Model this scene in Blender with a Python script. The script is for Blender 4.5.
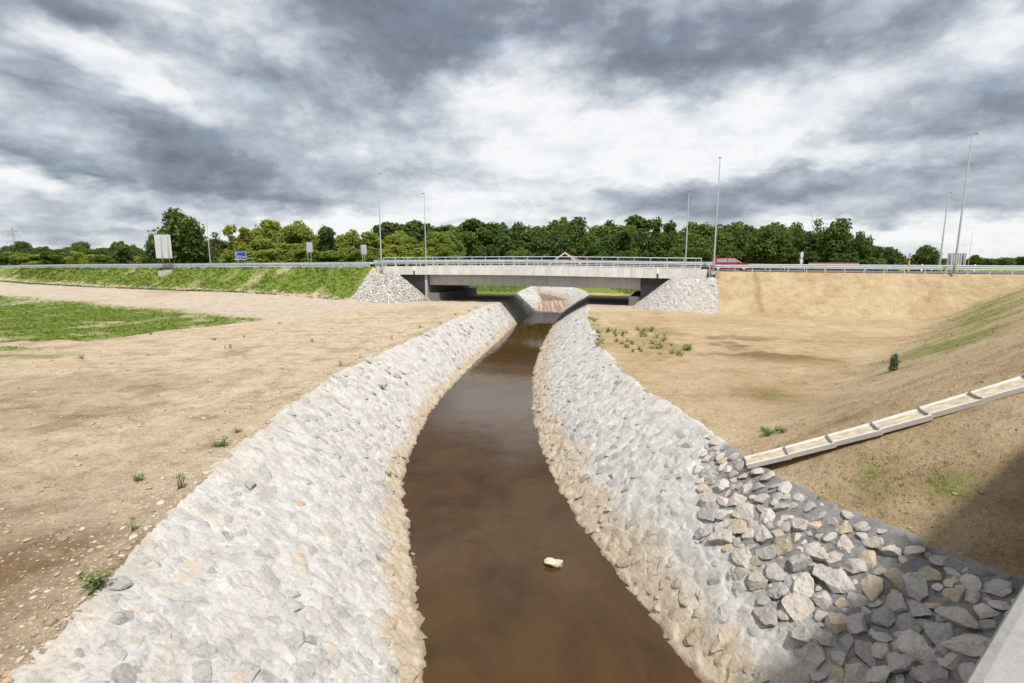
import bpy, bmesh, math, random
import numpy as np
from mathutils import Vector, Matrix

for o in list(bpy.data.objects):
    bpy.data.objects.remove(o)
SC = bpy.context.scene
COL = SC.collection
rng = np.random.default_rng(7)
random.seed(7)
R = math.radians

# ------------------------------------------------------------------ camera
EYE = 7.0                                   # eye height above the creek's water (z = 0)
PITCH = 8.88
cam = bpy.data.cameras.new('camera')
cam.lens = 18.0; cam.sensor_width = 36.0
cam.clip_start = 0.05; cam.clip_end = 8000
camo = bpy.data.objects.new('camera', cam); COL.objects.link(camo)
camo.location = (0, 0, EYE); camo.rotation_euler = (R(90 - PITCH), 0, 0)
SC.camera = camo

# ------------------------------------------------------------------ light and sky
SUN_EL, SUN_AZ = 60.0, 153.0                # azimuth clockwise from +Y
sd = Vector((math.sin(R(SUN_AZ))*math.cos(R(SUN_EL)), math.cos(R(SUN_AZ))*math.cos(R(SUN_EL)), math.sin(R(SUN_EL))))
sl = bpy.data.lights.new('sun', 'SUN'); sl.energy = 4.6; sl.angle = R(4.0); sl.color = (1.0, 0.955, 0.89)
so = bpy.data.objects.new('sun', sl); COL.objects.link(so)
so.rotation_euler = (-sd).to_track_quat('-Z', 'Y').to_euler(); so.location = sd*200

SC.view_settings.view_transform = 'Standard'
SC.view_settings.look = 'None'
SC.view_settings.exposure = 0.25
SC.view_settings.gamma = 1.0
SC.view_settings.use_curve_mapping = False

def pix_dir(px, py):                        # a direction of the sky as (azimuth, elevation) in radians
    x = (px-512)/512; d = (py-341.5)/512; p = R(PITCH)
    v = Vector((x, math.cos(p)-d*math.sin(p), -math.sin(p)-d*math.cos(p))).normalized()
    return math.atan2(v.x, v.y), math.asin(v.z)

def make_world():
    w = bpy.data.worlds.new('World'); SC.world = w; w.use_nodes = True
    nt = w.node_tree; N = nt.nodes; L = nt.links; N.clear()
    out = N.new('ShaderNodeOutputWorld')
    sky = N.new('ShaderNodeTexSky'); sky.sky_type = 'NISHITA'; sky.sun_disc = False
    sky.sun_elevation = R(SUN_EL); sky.sun_rotation = R(SUN_AZ)
    bs = N.new('ShaderNodeBackground'); bs.inputs['Strength'].default_value = 0.1
    L.new(sky.outputs[0], bs.inputs['Color'])
    tc = N.new('ShaderNodeTexCoord'); sx = N.new('ShaderNodeSeparateXYZ')
    L.new(tc.outputs['Generated'], sx.inputs[0])
    def M(op, a=None, b=None, c=None):
        m = N.new('ShaderNodeMath'); m.operation = op
        for i, v in enumerate((a, b, c)):
            if v is None: continue
            if isinstance(v, (int, float)): m.inputs[i].default_value = v
            else: L.new(v, m.inputs[i])
        return m.outputs[0]
    az = M('ARCTAN2', sx.outputs[0], sx.outputs[1]); el = M('ARCSINE', sx.outputs[2])
    # cloud layer as a plane overhead, seen in perspective
    den = M('ADD', M('MAXIMUM', sx.outputs[2], 0.0), 0.30)
    cx = N.new('ShaderNodeCombineXYZ')
    L.new(M('DIVIDE', sx.outputs[0], den), cx.inputs[0]); L.new(M('DIVIDE', sx.outputs[1], den), cx.inputs[1])
    def noise(scale, detail, rough, dist=0.0, off=(0, 0, 0), sc=(1, 1, 1), src=None):
        mp = N.new('ShaderNodeMapping'); mp.inputs['Location'].default_value = off; mp.inputs['Scale'].default_value = sc
        L.new(src or cx.outputs[0], mp.inputs[0])
        n = N.new('ShaderNodeTexNoise'); n.inputs['Scale'].default_value = scale; n.inputs['Detail'].default_value = detail
        n.inputs['Roughness'].default_value = rough; n.inputs['Distortion'].default_value = dist
        L.new(mp.outputs[0], n.inputs['Vector']); return n
    n1 = noise(2.0, 9, 0.56, 0.0, (3.1, 1.7, 0), (1, 1, 1))
    n2 = noise(5.0, 8, 0.6, 0.0, (8.3, 0.4, 2), (0.9, 1.1, 1))
    nw = noise(1.9, 5, 0.6, 0.0, (1, 5, 9))
    ae = N.new('ShaderNodeCombineXYZ'); L.new(az, ae.inputs[0]); L.new(el, ae.inputs[1])
    nel = noise(5.2, 10, 0.63, 0.0, (0.3, 0.7, 0), (1.0, 1.9, 1), ae.outputs[0])
    nbl = noise(7.5, 8, 0.56, 0.0, (2.3, 4.7, 0), (1.0, 1.5, 1), ae.outputs[0])
    bil = M('ABSOLUTE', M('SUBTRACT', M('MULTIPLY', nbl.outputs['Fac'], 2.0), 1.0))     # rounded heads with creases between
    # warp the azimuth / elevation field with noise so that masses have ragged edges
    sub = N.new('ShaderNodeVectorMath'); sub.operation = 'SUBTRACT'; sub.inputs[1].default_value = (.5, .5, .5)
    L.new(nw.outputs['Color'], sub.inputs[0])
    sca = N.new('ShaderNodeVectorMath'); sca.operation = 'MULTIPLY'; sca.inputs[1].default_value = (0.26, 0.13, 0)
    L.new(sub.outputs[0], sca.inputs[0])
    add = N.new('ShaderNodeVectorMath'); add.operation = 'ADD'
    L.new(ae.outputs[0], add.inputs[0]); L.new(sca.outputs[0], add.inputs[1])
    # cloud masses: (px, py, half width px, half height px, tilt deg, weight)   + = dark, - = bright
    masses = [
        (450, 40, 180, 70, 8, .42), (430, 58, 70, 38, 20, .16), (640, 36, 230, 50, 8, .26), (850, 30, 170, 46, -4, .26), (250, 70, 120, 30, 16, .12), (740, 75, 90, 18, 6, .14),
        (110, 150, 190, 34, 14, .62), (300, 150, 170, 34, -6, .16), (30, 15, 80, 40, 10, .40), (180, 105, 150, 30, 20, .16),
        (960, 118, 120, 36, -6, .46), (1000, 70, 60, 30, 0, .15), (760, 196, 170, 14, 0, .26), (560, 190, 160, 16, 5, .16), (950, 213, 110, 12, 0, .26),
        (900, 178, 120, 14, -4, .18), (330, 205, 170, 12, 0, .20), (60, 218, 120, 15, 0, .26), (180, 45, 120, 16, 14, .18),
        (65, 45, 75, 17, 20, -.42), (50, 128, 95, 20, 16, -.5), (235, 28, 70, 24, 12, -.22), (120, 72, 60, 16, 20, -.22),
        (690, 125, 210, 36, -4, -.34), (512, 82, 80, 28, -14, -.50), (590, 110, 90, 26, -10, -.16), (700, 158, 230, 20, 0, -.14), (100, 186, 200, 8, 3, -.28), (230, 215, 160, 8, 0, -.2), (470, 210, 160, 14, -6, -.3),
        (930, 232, 200, 12, -2, -.35), (1010, 25, 40, 40, 0, -.3), (900, 160, 110, 11, 0, -.22),
    ]
    acc = None
    for px, py, hw, hh, tilt, wt in masses:
        a, e = pix_dir(px, py)
        a2, _ = pix_dir(px+hw*.5, py); a1, _ = pix_dir(px-hw*.5, py)
        _, e2 = pix_dir(px, py-hh*.5); _, e1 = pix_dir(px, py+hh*.5)
        mp = N.new('ShaderNodeMapping'); mp.vector_type = 'TEXTURE'
        mp.inputs['Location'].default_value = (a, e, 0); mp.inputs['Rotation'].default_value = (0, 0, -R(tilt))
        mp.inputs['Scale'].default_value = ((a2-a1)*1.7, (e2-e1)*1.7, 1)
        L.new(add.outputs[0], mp.inputs[0])
        g = N.new('ShaderNodeTexGradient'); g.gradient_type = 'SPHERICAL'; L.new(mp.outputs[0], g.inputs[0])
        sm = M('MULTIPLY', g.outputs['Fac'], wt) if False else M('MULTIPLY', M('SMOOTH_MIN', M('MULTIPLY', g.outputs['Fac'], 1.6), 1.0, 0.5), wt)
        acc = sm if acc is None else M('ADD', acc, sm)
    # darkness = base + noise + masses
    f = M('ADD', M('MULTIPLY', M('SUBTRACT', n1.outputs['Fac'], .5), 0.50), M('MULTIPLY', M('SUBTRACT', n2.outputs['Fac'], .5), 0.34))
    f = M('ADD', f, M('MULTIPLY', M('SUBTRACT', nel.outputs['Fac'], .5), 0.85))
    f = M('SUBTRACT', f, M('MULTIPLY', M('SUBTRACT', bil, .16), 0.55))
    f = M('ADD', f, M('MULTIPLY', acc, 0.86)); f = M('ADD', M('MULTIPLY', f, 1.12), 0.15)
    cr = N.new('ShaderNodeValToRGB'); e = cr.color_ramp.elements
    e[0].position = 0.0; e[0].color = (.94, .95, .96, 1)
    e[1].position = 1.0; e[1].color = (0.17, 0.19, 0.225, 1)
    for p, c in ((.10, (.86, .88, .895)), (.22, (.70, .735, .775)), (.40, (.485, .53, .595)), (.66, (.27, .305, .365))):
        x = e.new(p); x.color = (*c, 1)
    L.new(f, cr.inputs[0])
    bc = N.new('ShaderNodeBackground'); bc.inputs['Strength'].default_value = 0.84
    L.new(cr.outputs[0], bc.inputs['Color'])
    # thin places let the blue through
    cov = N.new('ShaderNodeMapRange'); cov.inputs[1].default_value = .30; cov.inputs[2].default_value = .52
    cov.inputs[3].default_value = .72; cov.inputs[4].default_value = 0.97
    L.new(n2.outputs['Fac'], cov.inputs[0])
    mx = N.new('ShaderNodeMixShader'); L.new(cov.outputs[0], mx.inputs[0]); L.new(bs.outputs[0], mx.inputs[1]); L.new(bc.outputs[0], mx.inputs[2])
    L.new(mx.outputs[0], out.inputs[0])
make_world()

# ------------------------------------------------------------------ helpers
def tag(o, label=None, cat=None, group=None, kind=None):
    if label: o['label'] = label
    if cat: o['category'] = cat
    if group: o['group'] = group
    if kind: o['kind'] = kind
    return o

def empty(name, loc=(0, 0, 0), rz=0.0):
    o = bpy.data.objects.new(name, None); COL.objects.link(o)
    o.location = loc; o.rotation_euler = (0, 0, rz); o.empty_display_size = .3
    return o

def link_mesh(name, me, mat=None, parent=None):
    o = bpy.data.objects.new(name, me); COL.objects.link(o)
    if mat is not None: me.materials.append(mat)
    if parent is not None: o.parent = parent
    return o

def np_mesh(name, V, F, col=None, smooth=False):
    """V (n,3), F list of equal-length index rows, col (n,4) vertex colours"""
    me = bpy.data.meshes.new(name)
    V = np.asarray(V, dtype=np.float32); F = np.asarray(F, dtype=np.int32)
    k = F.shape[1]
    me.vertices.add(len(V)); me.vertices.foreach_set('co', V.ravel())
    me.loops.add(F.size); me.loops.foreach_set('vertex_index', F.ravel())
    me.polygons.add(len(F)); me.polygons.foreach_set('loop_start', np.arange(0, F.size, k, dtype=np.int32))
    me.polygons.foreach_set('use_smooth', np.full(len(F), smooth))
    me.update(calc_edges=True)
    if col is not None:
        a = me.color_attributes.new('col', 'FLOAT_COLOR', 'POINT')
        a.data.foreach_set('color', np.asarray(col, dtype=np.float32).ravel())
    me.validate()
    return me

def grid_faces(nr, nc):
    i = np.arange(nr-1)[:, None]*nc + np.arange(nc-1)[None, :]
    return np.stack([i, i+1, i+nc+1, i+nc], -1).reshape(-1, 4)

class MB:
    def __init__(s): s.v = []; s.f = []
    def add(s, v, f):
        b = len(s.v); s.v += [tuple(p) for p in v]; s.f += [tuple(i+b for i in q) for q in f]
    def hexa(s, b, t):                      # bottom 4 (ccw from above) and top 4
        s.add(list(b)+list(t), [(3, 2, 1, 0), (4, 5, 6, 7), (0, 1, 5, 4), (1, 2, 6, 5), (2, 3, 7, 6), (3, 0, 4, 7)])
    def box(s, x0, x1, y0, y1, z0, z1):
        s.hexa([(x0, y0, z0), (x1, y0, z0), (x1, y1, z0), (x0, y1, z0)], [(x0, y0, z1), (x1, y0, z1), (x1, y1, z1), (x0, y1, z1)])
    def tube(s, pts, rad, n=8, caps=True):
        pts = [Vector(p) for p in pts]
        if not hasattr(rad, '__len__'): rad = [rad]*len(pts)
        rings = []
        for i, p in enumerate(pts):
            d = (pts[min(i+1, len(pts)-1)]-pts[max(i-1, 0)]).normalized()
            a = d.orthogonal().normalized() if i == 0 else (a - d*a.dot(d)).normalized()
            b = d.cross(a)
            rings.append([p + (a*math.cos(2*math.pi*k/n)+b*math.sin(2*math.pi*k/n))*rad[i] for k in range(n)])
        V = [q for r in rings for q in r]; F = []
        for i in range(len(pts)-1):
            for k in range(n):
                F.append((i*n+k, i*n+(k+1) % n, (i+1)*n+(k+1) % n, (i+1)*n+k))
        if caps: F.append(tuple(range(n-1, -1, -1))); F.append(tuple((len(pts)-1)*n+k for k in range(n)))
        s.add(V, F)
    def loft(s, rings, closed=True, caps=True):
        n = len(rings[0]); V = [q for r in rings for q in r]; F = []
        for i in range(len(rings)-1):
            for k in range(n if closed else n-1):
                F.append((i*n+k, i*n+(k+1) % n, (i+1)*n+(k+1) % n, (i+1)*n+k))
        if caps and closed: F.append(tuple(range(n-1, -1, -1))); F.append(tuple((len(rings)-1)*n+k for k in range(n)))
        s.add(V, F)
    def build(s, name, mat, parent=None, smooth=False, bevel=0.0):
        me = bpy.data.meshes.new(name); me.from_pydata(s.v, [], s.f); me.update()
        bm = bmesh.new(); bm.from_mesh(me); bmesh.ops.recalc_face_normals(bm, faces=bm.faces)
        if bevel > 0:
            bmesh.ops.bevel(bm, geom=[e for e in bm.edges if len(e.link_faces) == 2 and e.calc_face_angle(0) > .5], offset=bevel, segments=2, profile=.5, affect='EDGES', clamp_overlap=True)
        bm.to_mesh(me); bm.free()
        if smooth: me.polygons.foreach_set('use_smooth', [True]*len(me.polygons))
        return link_mesh(name, me, mat, parent)

# value noise in numpy
def _hash(ix, iy, seed):
    h = (ix.astype(np.int64)*374761393 + iy.astype(np.int64)*668265263 + seed*1442695041) & 0xFFFFFFFF
    h = ((h ^ (h >> 13))*1274126177) & 0xFFFFFFFF
    return ((h ^ (h >> 16)) & 0xFFFF)/65535.0
def vnoise(x, y, seed=0):
    ix = np.floor(x); iy = np.floor(y); fx = x-ix; fy = y-iy
    fx = fx*fx*fx*(fx*(fx*6-15)+10); fy = fy*fy*fy*(fy*(fy*6-15)+10)
    a = _hash(ix, iy, seed); b = _hash(ix+1, iy, seed); c = _hash(ix, iy+1, seed); d = _hash(ix+1, iy+1, seed)
    return (a*(1-fx)+b*fx)*(1-fy)+(c*(1-fx)+d*fx)*fy
def fbm(x, y, seed=0, o=4, g=.5):
    s = 0; a = 1; t = 0
    for k in range(o):
        s = s+a*(vnoise(x*2**k, y*2**k, seed+k*17)-.5); t += a; a *= g
    return s/t*2
def sstep(a, b, x):
    t = np.clip((x-a)/(b-a), 0, 1); return t*t*(3-2*t)
def spline(pts):
    xs = np.array([p[0] for p in pts], float); ys = np.array([p[1] for p in pts], float)
    m = np.zeros(len(xs)); d = np.diff(ys)/np.diff(xs)
    m[0] = d[0]; m[-1] = d[-1]; m[1:-1] = (d[:-1]*np.diff(xs)[1:]+d[1:]*np.diff(xs)[:-1])/(xs[2:]-xs[:-2])
    def f(x):
        x = np.asarray(x, float); xc = np.clip(x, xs[0], xs[-1])
        i = np.clip(np.searchsorted(xs, xc)-1, 0, len(xs)-2); h = xs[i+1]-xs[i]; t = (xc-xs[i])/h
        return (2*t**3-3*t**2+1)*ys[i]+(t**3-2*t**2+t)*h*m[i]+(-2*t**3+3*t**2)*ys[i+1]+(t**3-t**2)*h*m[i+1]
    return f

# ------------------------------------------------------------------ materials
def mat_new(name):
    m = bpy.data.materials.new(name); m.use_nodes = True
    nt = m.node_tree; N = nt.nodes; L = nt.links
    return m, nt, N, L, N['Principled BSDF']
def n_noise(nt, scale, detail=6, rough=.6, dist=0, vec=None, sc=None):
    N = nt.nodes; L = nt.links
    n = N.new('ShaderNodeTexNoise'); n.inputs['Scale'].default_value = scale; n.inputs['Detail'].default_value = detail
    n.inputs['Roughness'].default_value = rough; n.inputs['Distortion'].default_value = dist
    if vec is not None:
        if sc:
            mp = N.new('ShaderNodeMapping'); mp.inputs['Scale'].default_value = sc; L.new(vec, mp.inputs[0]); vec = mp.outputs[0]
        L.new(vec, n.inputs['Vector'])
    return n
def n_ramp(nt, src, stops):
    r = nt.nodes.new('ShaderNodeValToRGB'); e = r.color_ramp.elements
    e[0].position, e[0].color = stops[0][0], (*stops[0][1], 1)
    e[1].position, e[1].color = stops[-1][0], (*stops[-1][1], 1)
    for p, c in stops[1:-1]:
        x = e.new(p); x.color = (*c, 1)
    nt.links.new(src, r.inputs[0]); return r.outputs[0]
def n_mix(nt, fac, a, b, mode='MIX'):
    m = nt.nodes.new('ShaderNodeMix'); m.data_type = 'RGBA'; m.blend_type = mode
    for i, v in ((0, fac), (6, a), (7, b)):
        if isinstance(v, (int, float)): m.inputs[i].default_value = v
        elif isinstance(v, tuple): m.inputs[i].default_value = (*v, 1)
        else: nt.links.new(v, m.inputs[i])
    return m.outputs[2]
def n_math(nt, op, a, b=None, clamp=False):
    m = nt.nodes.new('ShaderNodeMath'); m.operation = op; m.use_clamp = clamp
    for i, v in enumerate((a, b)):
        if v is None: continue
        if isinstance(v, (int, float)): m.inputs[i].default_value = v
        else: nt.links.new(v, m.inputs[i])
    return m.outputs[0]
def n_bump(nt, h, strength, dist, prev=None):
    b = nt.nodes.new('ShaderNodeBump'); b.inputs['Strength'].default_value = strength; b.inputs['Distance'].default_value = dist
    nt.links.new(h, b.inputs['Height'])
    if prev is not None: nt.links.new(prev, b.inputs['Normal'])
    return b.outputs[0]
def pos(nt): return nt.nodes.new('ShaderNodeNewGeometry').outputs['Position']
def objco(nt): return nt.nodes.new('ShaderNodeTexCoord').outputs['Object']
def attr(nt, name='col'):
    a = nt.nodes.new('ShaderNodeAttribute'); a.attribute_name = name
    s = nt.nodes.new('ShaderNodeSeparateColor'); nt.links.new(a.outputs['Color'], s.inputs[0])
    return a, s

def m_simple(name, color, rough=.6, metal=0.0, var=.12, scale=3.0, bump=0.0, bscale=40.0):
    m, nt, N, L, b = mat_new(name)
    p = objco(nt); n = n_noise(nt, scale, 6, .6, 0, p)
    lo = tuple(c*(1-var) for c in color); hi = tuple(min(1, c*(1+var)) for c in color)
    L.new(n_ramp(nt, n.outputs['Fac'], [(.3, lo), (.7, hi)]), b.inputs['Base Color'])
    b.inputs['Roughness'].default_value = rough; b.inputs['Metallic'].default_value = metal
    if bump: L.new(n_bump(nt, n_noise(nt, bscale, 4, .6, 0, p).outputs['Fac'], bump, .02), b.inputs['Normal'])
    return m

def m_concrete(name, base, board=0.0, stain=.35):
    m, nt, N, L, b = mat_new(name)
    p = objco(nt)
    n = n_noise(nt, 1.3, 8, .65, .2, p); c = n_ramp(nt, n.outputs['Fac'], [(.25, tuple(x*.78 for x in base)), (.55, base), (.8, tuple(min(1, x*1.1) for x in base))])
    v = n_noise(nt, 3.0, 6, .7, 0, p, (1.6, 1.6, .12))
    c = n_mix(nt, n_ramp(nt, v.outputs['Fac'], [(.42, (0, 0, 0)), (.72, (stain,)*3)]), c, tuple(x*.55 for x in base))
    f = n_noise(nt, 45, 4, .6, 0, p)
    c = n_mix(nt, .22, c, n_ramp(nt, f.outputs['Fac'], [(.3, tuple(x*.6 for x in base)), (.7, tuple(min(1, x*1.25) for x in base))]))
    if board:
        sp = N.new('ShaderNodeSeparateXYZ'); L.new(p, sp.inputs[0])
        q = n_math(nt, 'FRACT', n_math(nt, 'DIVIDE', sp.outputs[0], board))
        ln = n_math(nt, 'LESS_THAN', q, .035)
        w = N.new('ShaderNodeTexWhiteNoise'); w.noise_dimensions = '1D'; L.new(n_math(nt, 'FLOOR', n_math(nt, 'DIVIDE', sp.outputs[0], board)), w.inputs['W'])
        c = n_mix(nt, 1.0, c, n_ramp(nt, w.outputs['Value'], [(0, (.86,)*3), (1, (1.0, .99, .97))]), 'MULTIPLY')
        c = n_mix(nt, n_math(nt, 'MULTIPLY', ln, .45), c, tuple(x*.45 for x in base))
    L.new(c, b.inputs['Base Color']); b.inputs['Roughness'].default_value = .85
    L.new(n_bump(nt, f.outputs['Fac'], .35, .01), b.inputs['Normal'])
    return m

def m_ground():
    m, nt, N, L, b = mat_new('ground_soil')
    p = pos(nt); a, s = attr(nt); a2, s2 = attr(nt, 'col2')
    big = n_noise(nt, .22, 7, .62, .4, p); mid = n_noise(nt, 1.6, 8, .68, .3, p); fine = n_noise(nt, 14, 7, .72, .2, p); grit = n_noise(nt, 75, 5, .7, 0, p)
    left = n_ramp(nt, mid.outputs['Fac'], [(.28, (.265, .195, .127)), (.45, (.40, .32, .225)), (.62, (.485, .40, .292)), (.8, (.56, .48, .37))])
    right = n_ramp(nt, mid.outputs['Fac'], [(.25, (.245, .17, .095)), (.45, (.345, .253, .146)), (.62, (.405, .305, .184)), (.8, (.475, .375, .24))])
    c = n_mix(nt, s2.outputs[0], left, right)
    c = n_mix(nt, n_ramp(nt, big.outputs['Fac'], [(.38, (0, 0, 0)), (.62, (.6, .6, .6))]), c, n_mix(nt, .6, c, (.56, .46, .33)))
    pat = n_noise(nt, .75, 9, .72, .3, p)
    c = n_mix(nt, n_ramp(nt, pat.outputs['Fac'], [(.50, (0, 0, 0)), (.66, (.55, .55, .55))]), c, n_mix(nt, 1.0, c, (.66, .58, .49), 'MULTIPLY'))
    c = n_mix(nt, 1.0, c, n_ramp(nt, fine.outputs['Fac'], [(.25, (.58, .54, .50)), (.5, (1, 1, 1)), (.75, (1.16, 1.16, 1.16))]), 'MULTIPLY')
    c = n_mix(nt, 1.0, c, n_ramp(nt, grit.outputs['Fac'], [(.3, (.78, .77, .75)), (.5, (1, 1, 1)), (.72, (1.13, 1.13, 1.13))]), 'MULTIPLY')
    path = n_ramp(nt, mid.outputs['Fac'], [(.3, (.33, .27, .21)), (.55, (.42, .36, .30)), (.75, (.50, .44, .37))])
    c = n_mix(nt, s.outputs[1], c, path)
    c = n_mix(nt, s.outputs[2], c, n_mix(nt, 1.0, c, (.50, .42, .34), 'MULTIPLY'))
    gr = n_ramp(nt, mid.outputs['Fac'], [(.25, (.065, .100, .014)), (.45, (.115, .165, .025)), (.62, (.165, .20, .042)), (.8, (.27, .24, .09))])
    gb = n_math(nt, 'ADD', s.outputs[0], n_math(nt, 'MULTIPLY', n_math(nt, 'SUBTRACT', fine.outputs['Fac'], .5), 1.3))
    gm = n_ramp(nt, n_math(nt, 'MULTIPLY', gb, n_math(nt, 'GREATER_THAN', s.outputs[0], .01)), [(.28, (0, 0, 0)), (.62, (1, 1, 1))])
    c = n_mix(nt, gm, c, gr)
    # pale pebbles and gravel lying in the soil
    v = N.new('ShaderNodeTexVoronoi'); v.inputs['Scale'].default_value = 16; L.new(p, v.inputs['Vector'])
    sc = N.new('ShaderNodeSeparateColor'); L.new(v.outputs['Color'], sc.inputs[0])
    thr = n_math(nt, 'SUBTRACT', 1.03, n_math(nt, 'MULTIPLY', s2.outputs[1], .75))
    peb = n_math(nt, 'MULTIPLY', n_math(nt, 'LESS_THAN', v.outputs['Distance'], .34), n_math(nt, 'GREATER_THAN', sc.outputs[0], thr))
    c = n_mix(nt, peb, c, n_ramp(nt, sc.outputs[1], [(0, (.36, .30, .23)), (1, (.54, .48, .40))]))
    L.new(c, b.inputs['Base Color']); b.inputs['Roughness'].default_value = .95; b.inputs['Specular IOR Level'].default_value = .15
    nb = n_bump(nt, mid.outputs['Fac'], .9, .16); nb = n_bump(nt, fine.outputs['Fac'], 1.0, .06, nb); nb = n_bump(nt, grit.outputs['Fac'], .5, .010, nb)
    L.new(nb, b.inputs['Normal'])
    return m

def m_mortar():
    m, nt, N, L, b = mat_new('stone_mortar')
    p = pos(nt); a, s = attr(nt)
    mid = n_noise(nt, 2.2, 8, .66, 0, p); fine = n_noise(nt, 16, 6, .65, 0, p); grit = n_noise(nt, 60, 5, .7, 0, p)
    pale = n_ramp(nt, mid.outputs['Fac'], [(.25, (.325, .317, .303)), (.45, (.43, .422, .405)), (.65, (.50, .49, .472)), (.85, (.565, .555, .535))])
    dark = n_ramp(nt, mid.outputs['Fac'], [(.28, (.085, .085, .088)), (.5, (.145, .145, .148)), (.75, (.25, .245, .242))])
    tan = n_ramp(nt, mid.outputs['Fac'], [(.3, (.31, .245, .175)), (.5, (.41, .34, .255)), (.75, (.49, .42, .33))])
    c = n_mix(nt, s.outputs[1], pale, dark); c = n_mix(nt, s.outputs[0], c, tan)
    # half buried stones showing through the mortar
    a2, s2 = attr(nt, 'col2')
    stone = n_ramp(nt, s2.outputs[1], [(0, (.285, .27, .26)), (.3, (.355, .335, .32)), (.6, (.42, .40, .375)), (.88, (.44, .405, .365)), (.95, (.44, .36, .30)), (.985, (.45, .34, .23)), (1, (.48, .39, .29))])
    stone = n_mix(nt, n_math(nt, 'MULTIPLY', s.outputs[0], .75), stone, tan)
    show = n_math(nt, 'MULTIPLY', s2.outputs[0], n_ramp(nt, mid.outputs['Fac'], [(.40, (.90, .90, .90)), (.62, (.10, .10, .10))]))
    c = n_mix(nt, show, c, n_mix(nt, n_math(nt, 'MULTIPLY', s.outputs[1], .6), stone, c))
    c = n_mix(nt, 1.0, c, n_ramp(nt, fine.outputs['Fac'], [(.25, (.70, .70, .70)), (.48, (1, 1, 1)), (.8, (1.1, 1.1, 1.1))]), 'MULTIPLY')
    c = n_mix(nt, n_math(nt, 'MULTIPLY', s.outputs[2], .7), c, (.12, .095, .055))
    L.new(c, b.inputs['Base Color']); b.inputs['Roughness'].default_value = .9; b.inputs['Specular IOR Level'].default_value = .2
    nb = n_bump(nt, mid.outputs['Fac'], .5, .10); nb = n_bump(nt, fine.outputs['Fac'], .6, .045, nb); nb = n_bump(nt, grit.outputs['Fac'], .5, .008, nb)
    L.new(nb, b.inputs['Normal'])
    return m

def m_vcol(name, rough=.9, bump=.5, bscale=22, var=.3, spec=.2):
    m, nt, N, L, b = mat_new(name)
    p = pos(nt); a, s = attr(nt); n = n_noise(nt, bscale, 7, .7, .2, p)
    c = n_mix(nt, 1.0, a.outputs['Color'], n_ramp(nt, n.outputs['Fac'], [(.25, (1-var,)*3), (.55, (1, 1, 1)), (.8, (1+var*.5,)*3)]), 'MULTIPLY')
    L.new(c, b.inputs['Base Color']); b.inputs['Roughness'].default_value = rough; b.inputs['Specular IOR Level'].default_value = spec
    L.new(n_bump(nt, n.outputs['Fac'], bump, .03), b.inputs['Normal'])
    return m

def m_leaf(name, c0, c1, trans=.3):
    m, nt, N, L, b = mat_new(name)
    a, s = attr(nt); oi = N.new('ShaderNodeObjectInfo')
    c = n_ramp(nt, s.outputs[0], [(0, c0), (1, c1)])
    c = n_mix(nt, 1.0, c, n_ramp(nt, oi.outputs['Random'], [(0, (.80, .86, .82)), (.5, (1, 1, 1)), (1, (1.22, 1.10, .95))]), 'MULTIPLY')
    L.new(c, b.inputs['Base Color']); b.inputs['Roughness'].default_value = .55; b.inputs['Specular IOR Level'].default_value = .25
    t = N.new('ShaderNodeBsdfTranslucent'); L.new(n_mix(nt, 1.0, c, (1.2, 1.25, .6), 'MULTIPLY'), t.inputs[0])
    mx = N.new('ShaderNodeMixShader'); mx.inputs[0].default_value = trans
    L.new(b.outputs[0], mx.inputs[1]); L.new(t.outputs[0], mx.inputs[2]); L.new(mx.outputs[0], N['Material Output'].inputs[0])
    return m

def m_water():
    m, nt, N, L, b = mat_new('muddy_water')
    p = pos(nt)
    n = n_noise(nt, .55, 7, .62, .8, p); n2 = n_noise(nt, 2.4, 8, .7, .6, p)
    c = n_ramp(nt, n.outputs['Fac'], [(.3, (.034, .0175, .0056)), (.5, (.053, .0275, .0088)), (.72, (.068, .038, .013))])
    c = n_mix(nt, n_ramp(nt, n2.outputs['Fac'], [(.58, (0, 0, 0)), (.70, (.75, .75, .75))]), c, (.020, .018, .008))
    L.new(c, b.inputs['Base Color']); b.inputs['Roughness'].default_value = .035; b.inputs['IOR'].default_value = 1.33
    rip = n_noise(nt, 5.5, 4, .55, .3, p, (.55, 1.7, 1)); rip2 = n_noise(nt, 1.1, 3, .5, .3, p)
    sp = N.new('ShaderNodeSeparateXYZ'); L.new(p, sp.inputs[0])
    mr = N.new('ShaderNodeMapRange'); mr.interpolation_type = 'SMOOTHSTEP'; mr.inputs[1].default_value = 55; mr.inputs[2].default_value = 69; mr.inputs[3].default_value = .032; mr.inputs[4].default_value = .9; L.new(sp.outputs[1], mr.inputs[0])
    bq = N.new('ShaderNodeBump'); bq.inputs['Distance'].default_value = .06; L.new(rip.outputs['Fac'], bq.inputs['Height']); L.new(mr.outputs[0], bq.inputs['Strength']); nb = bq.outputs[0]; nb = n_bump(nt, rip2.outputs['Fac'], .03, .2, nb)
    L.new(nb, b.inputs['Normal'])
    return m

def m_asphalt():
    return m_simple('asphalt', (.085, .085, .09), .9, 0, .15, 2.0, .3, 90)

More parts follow.
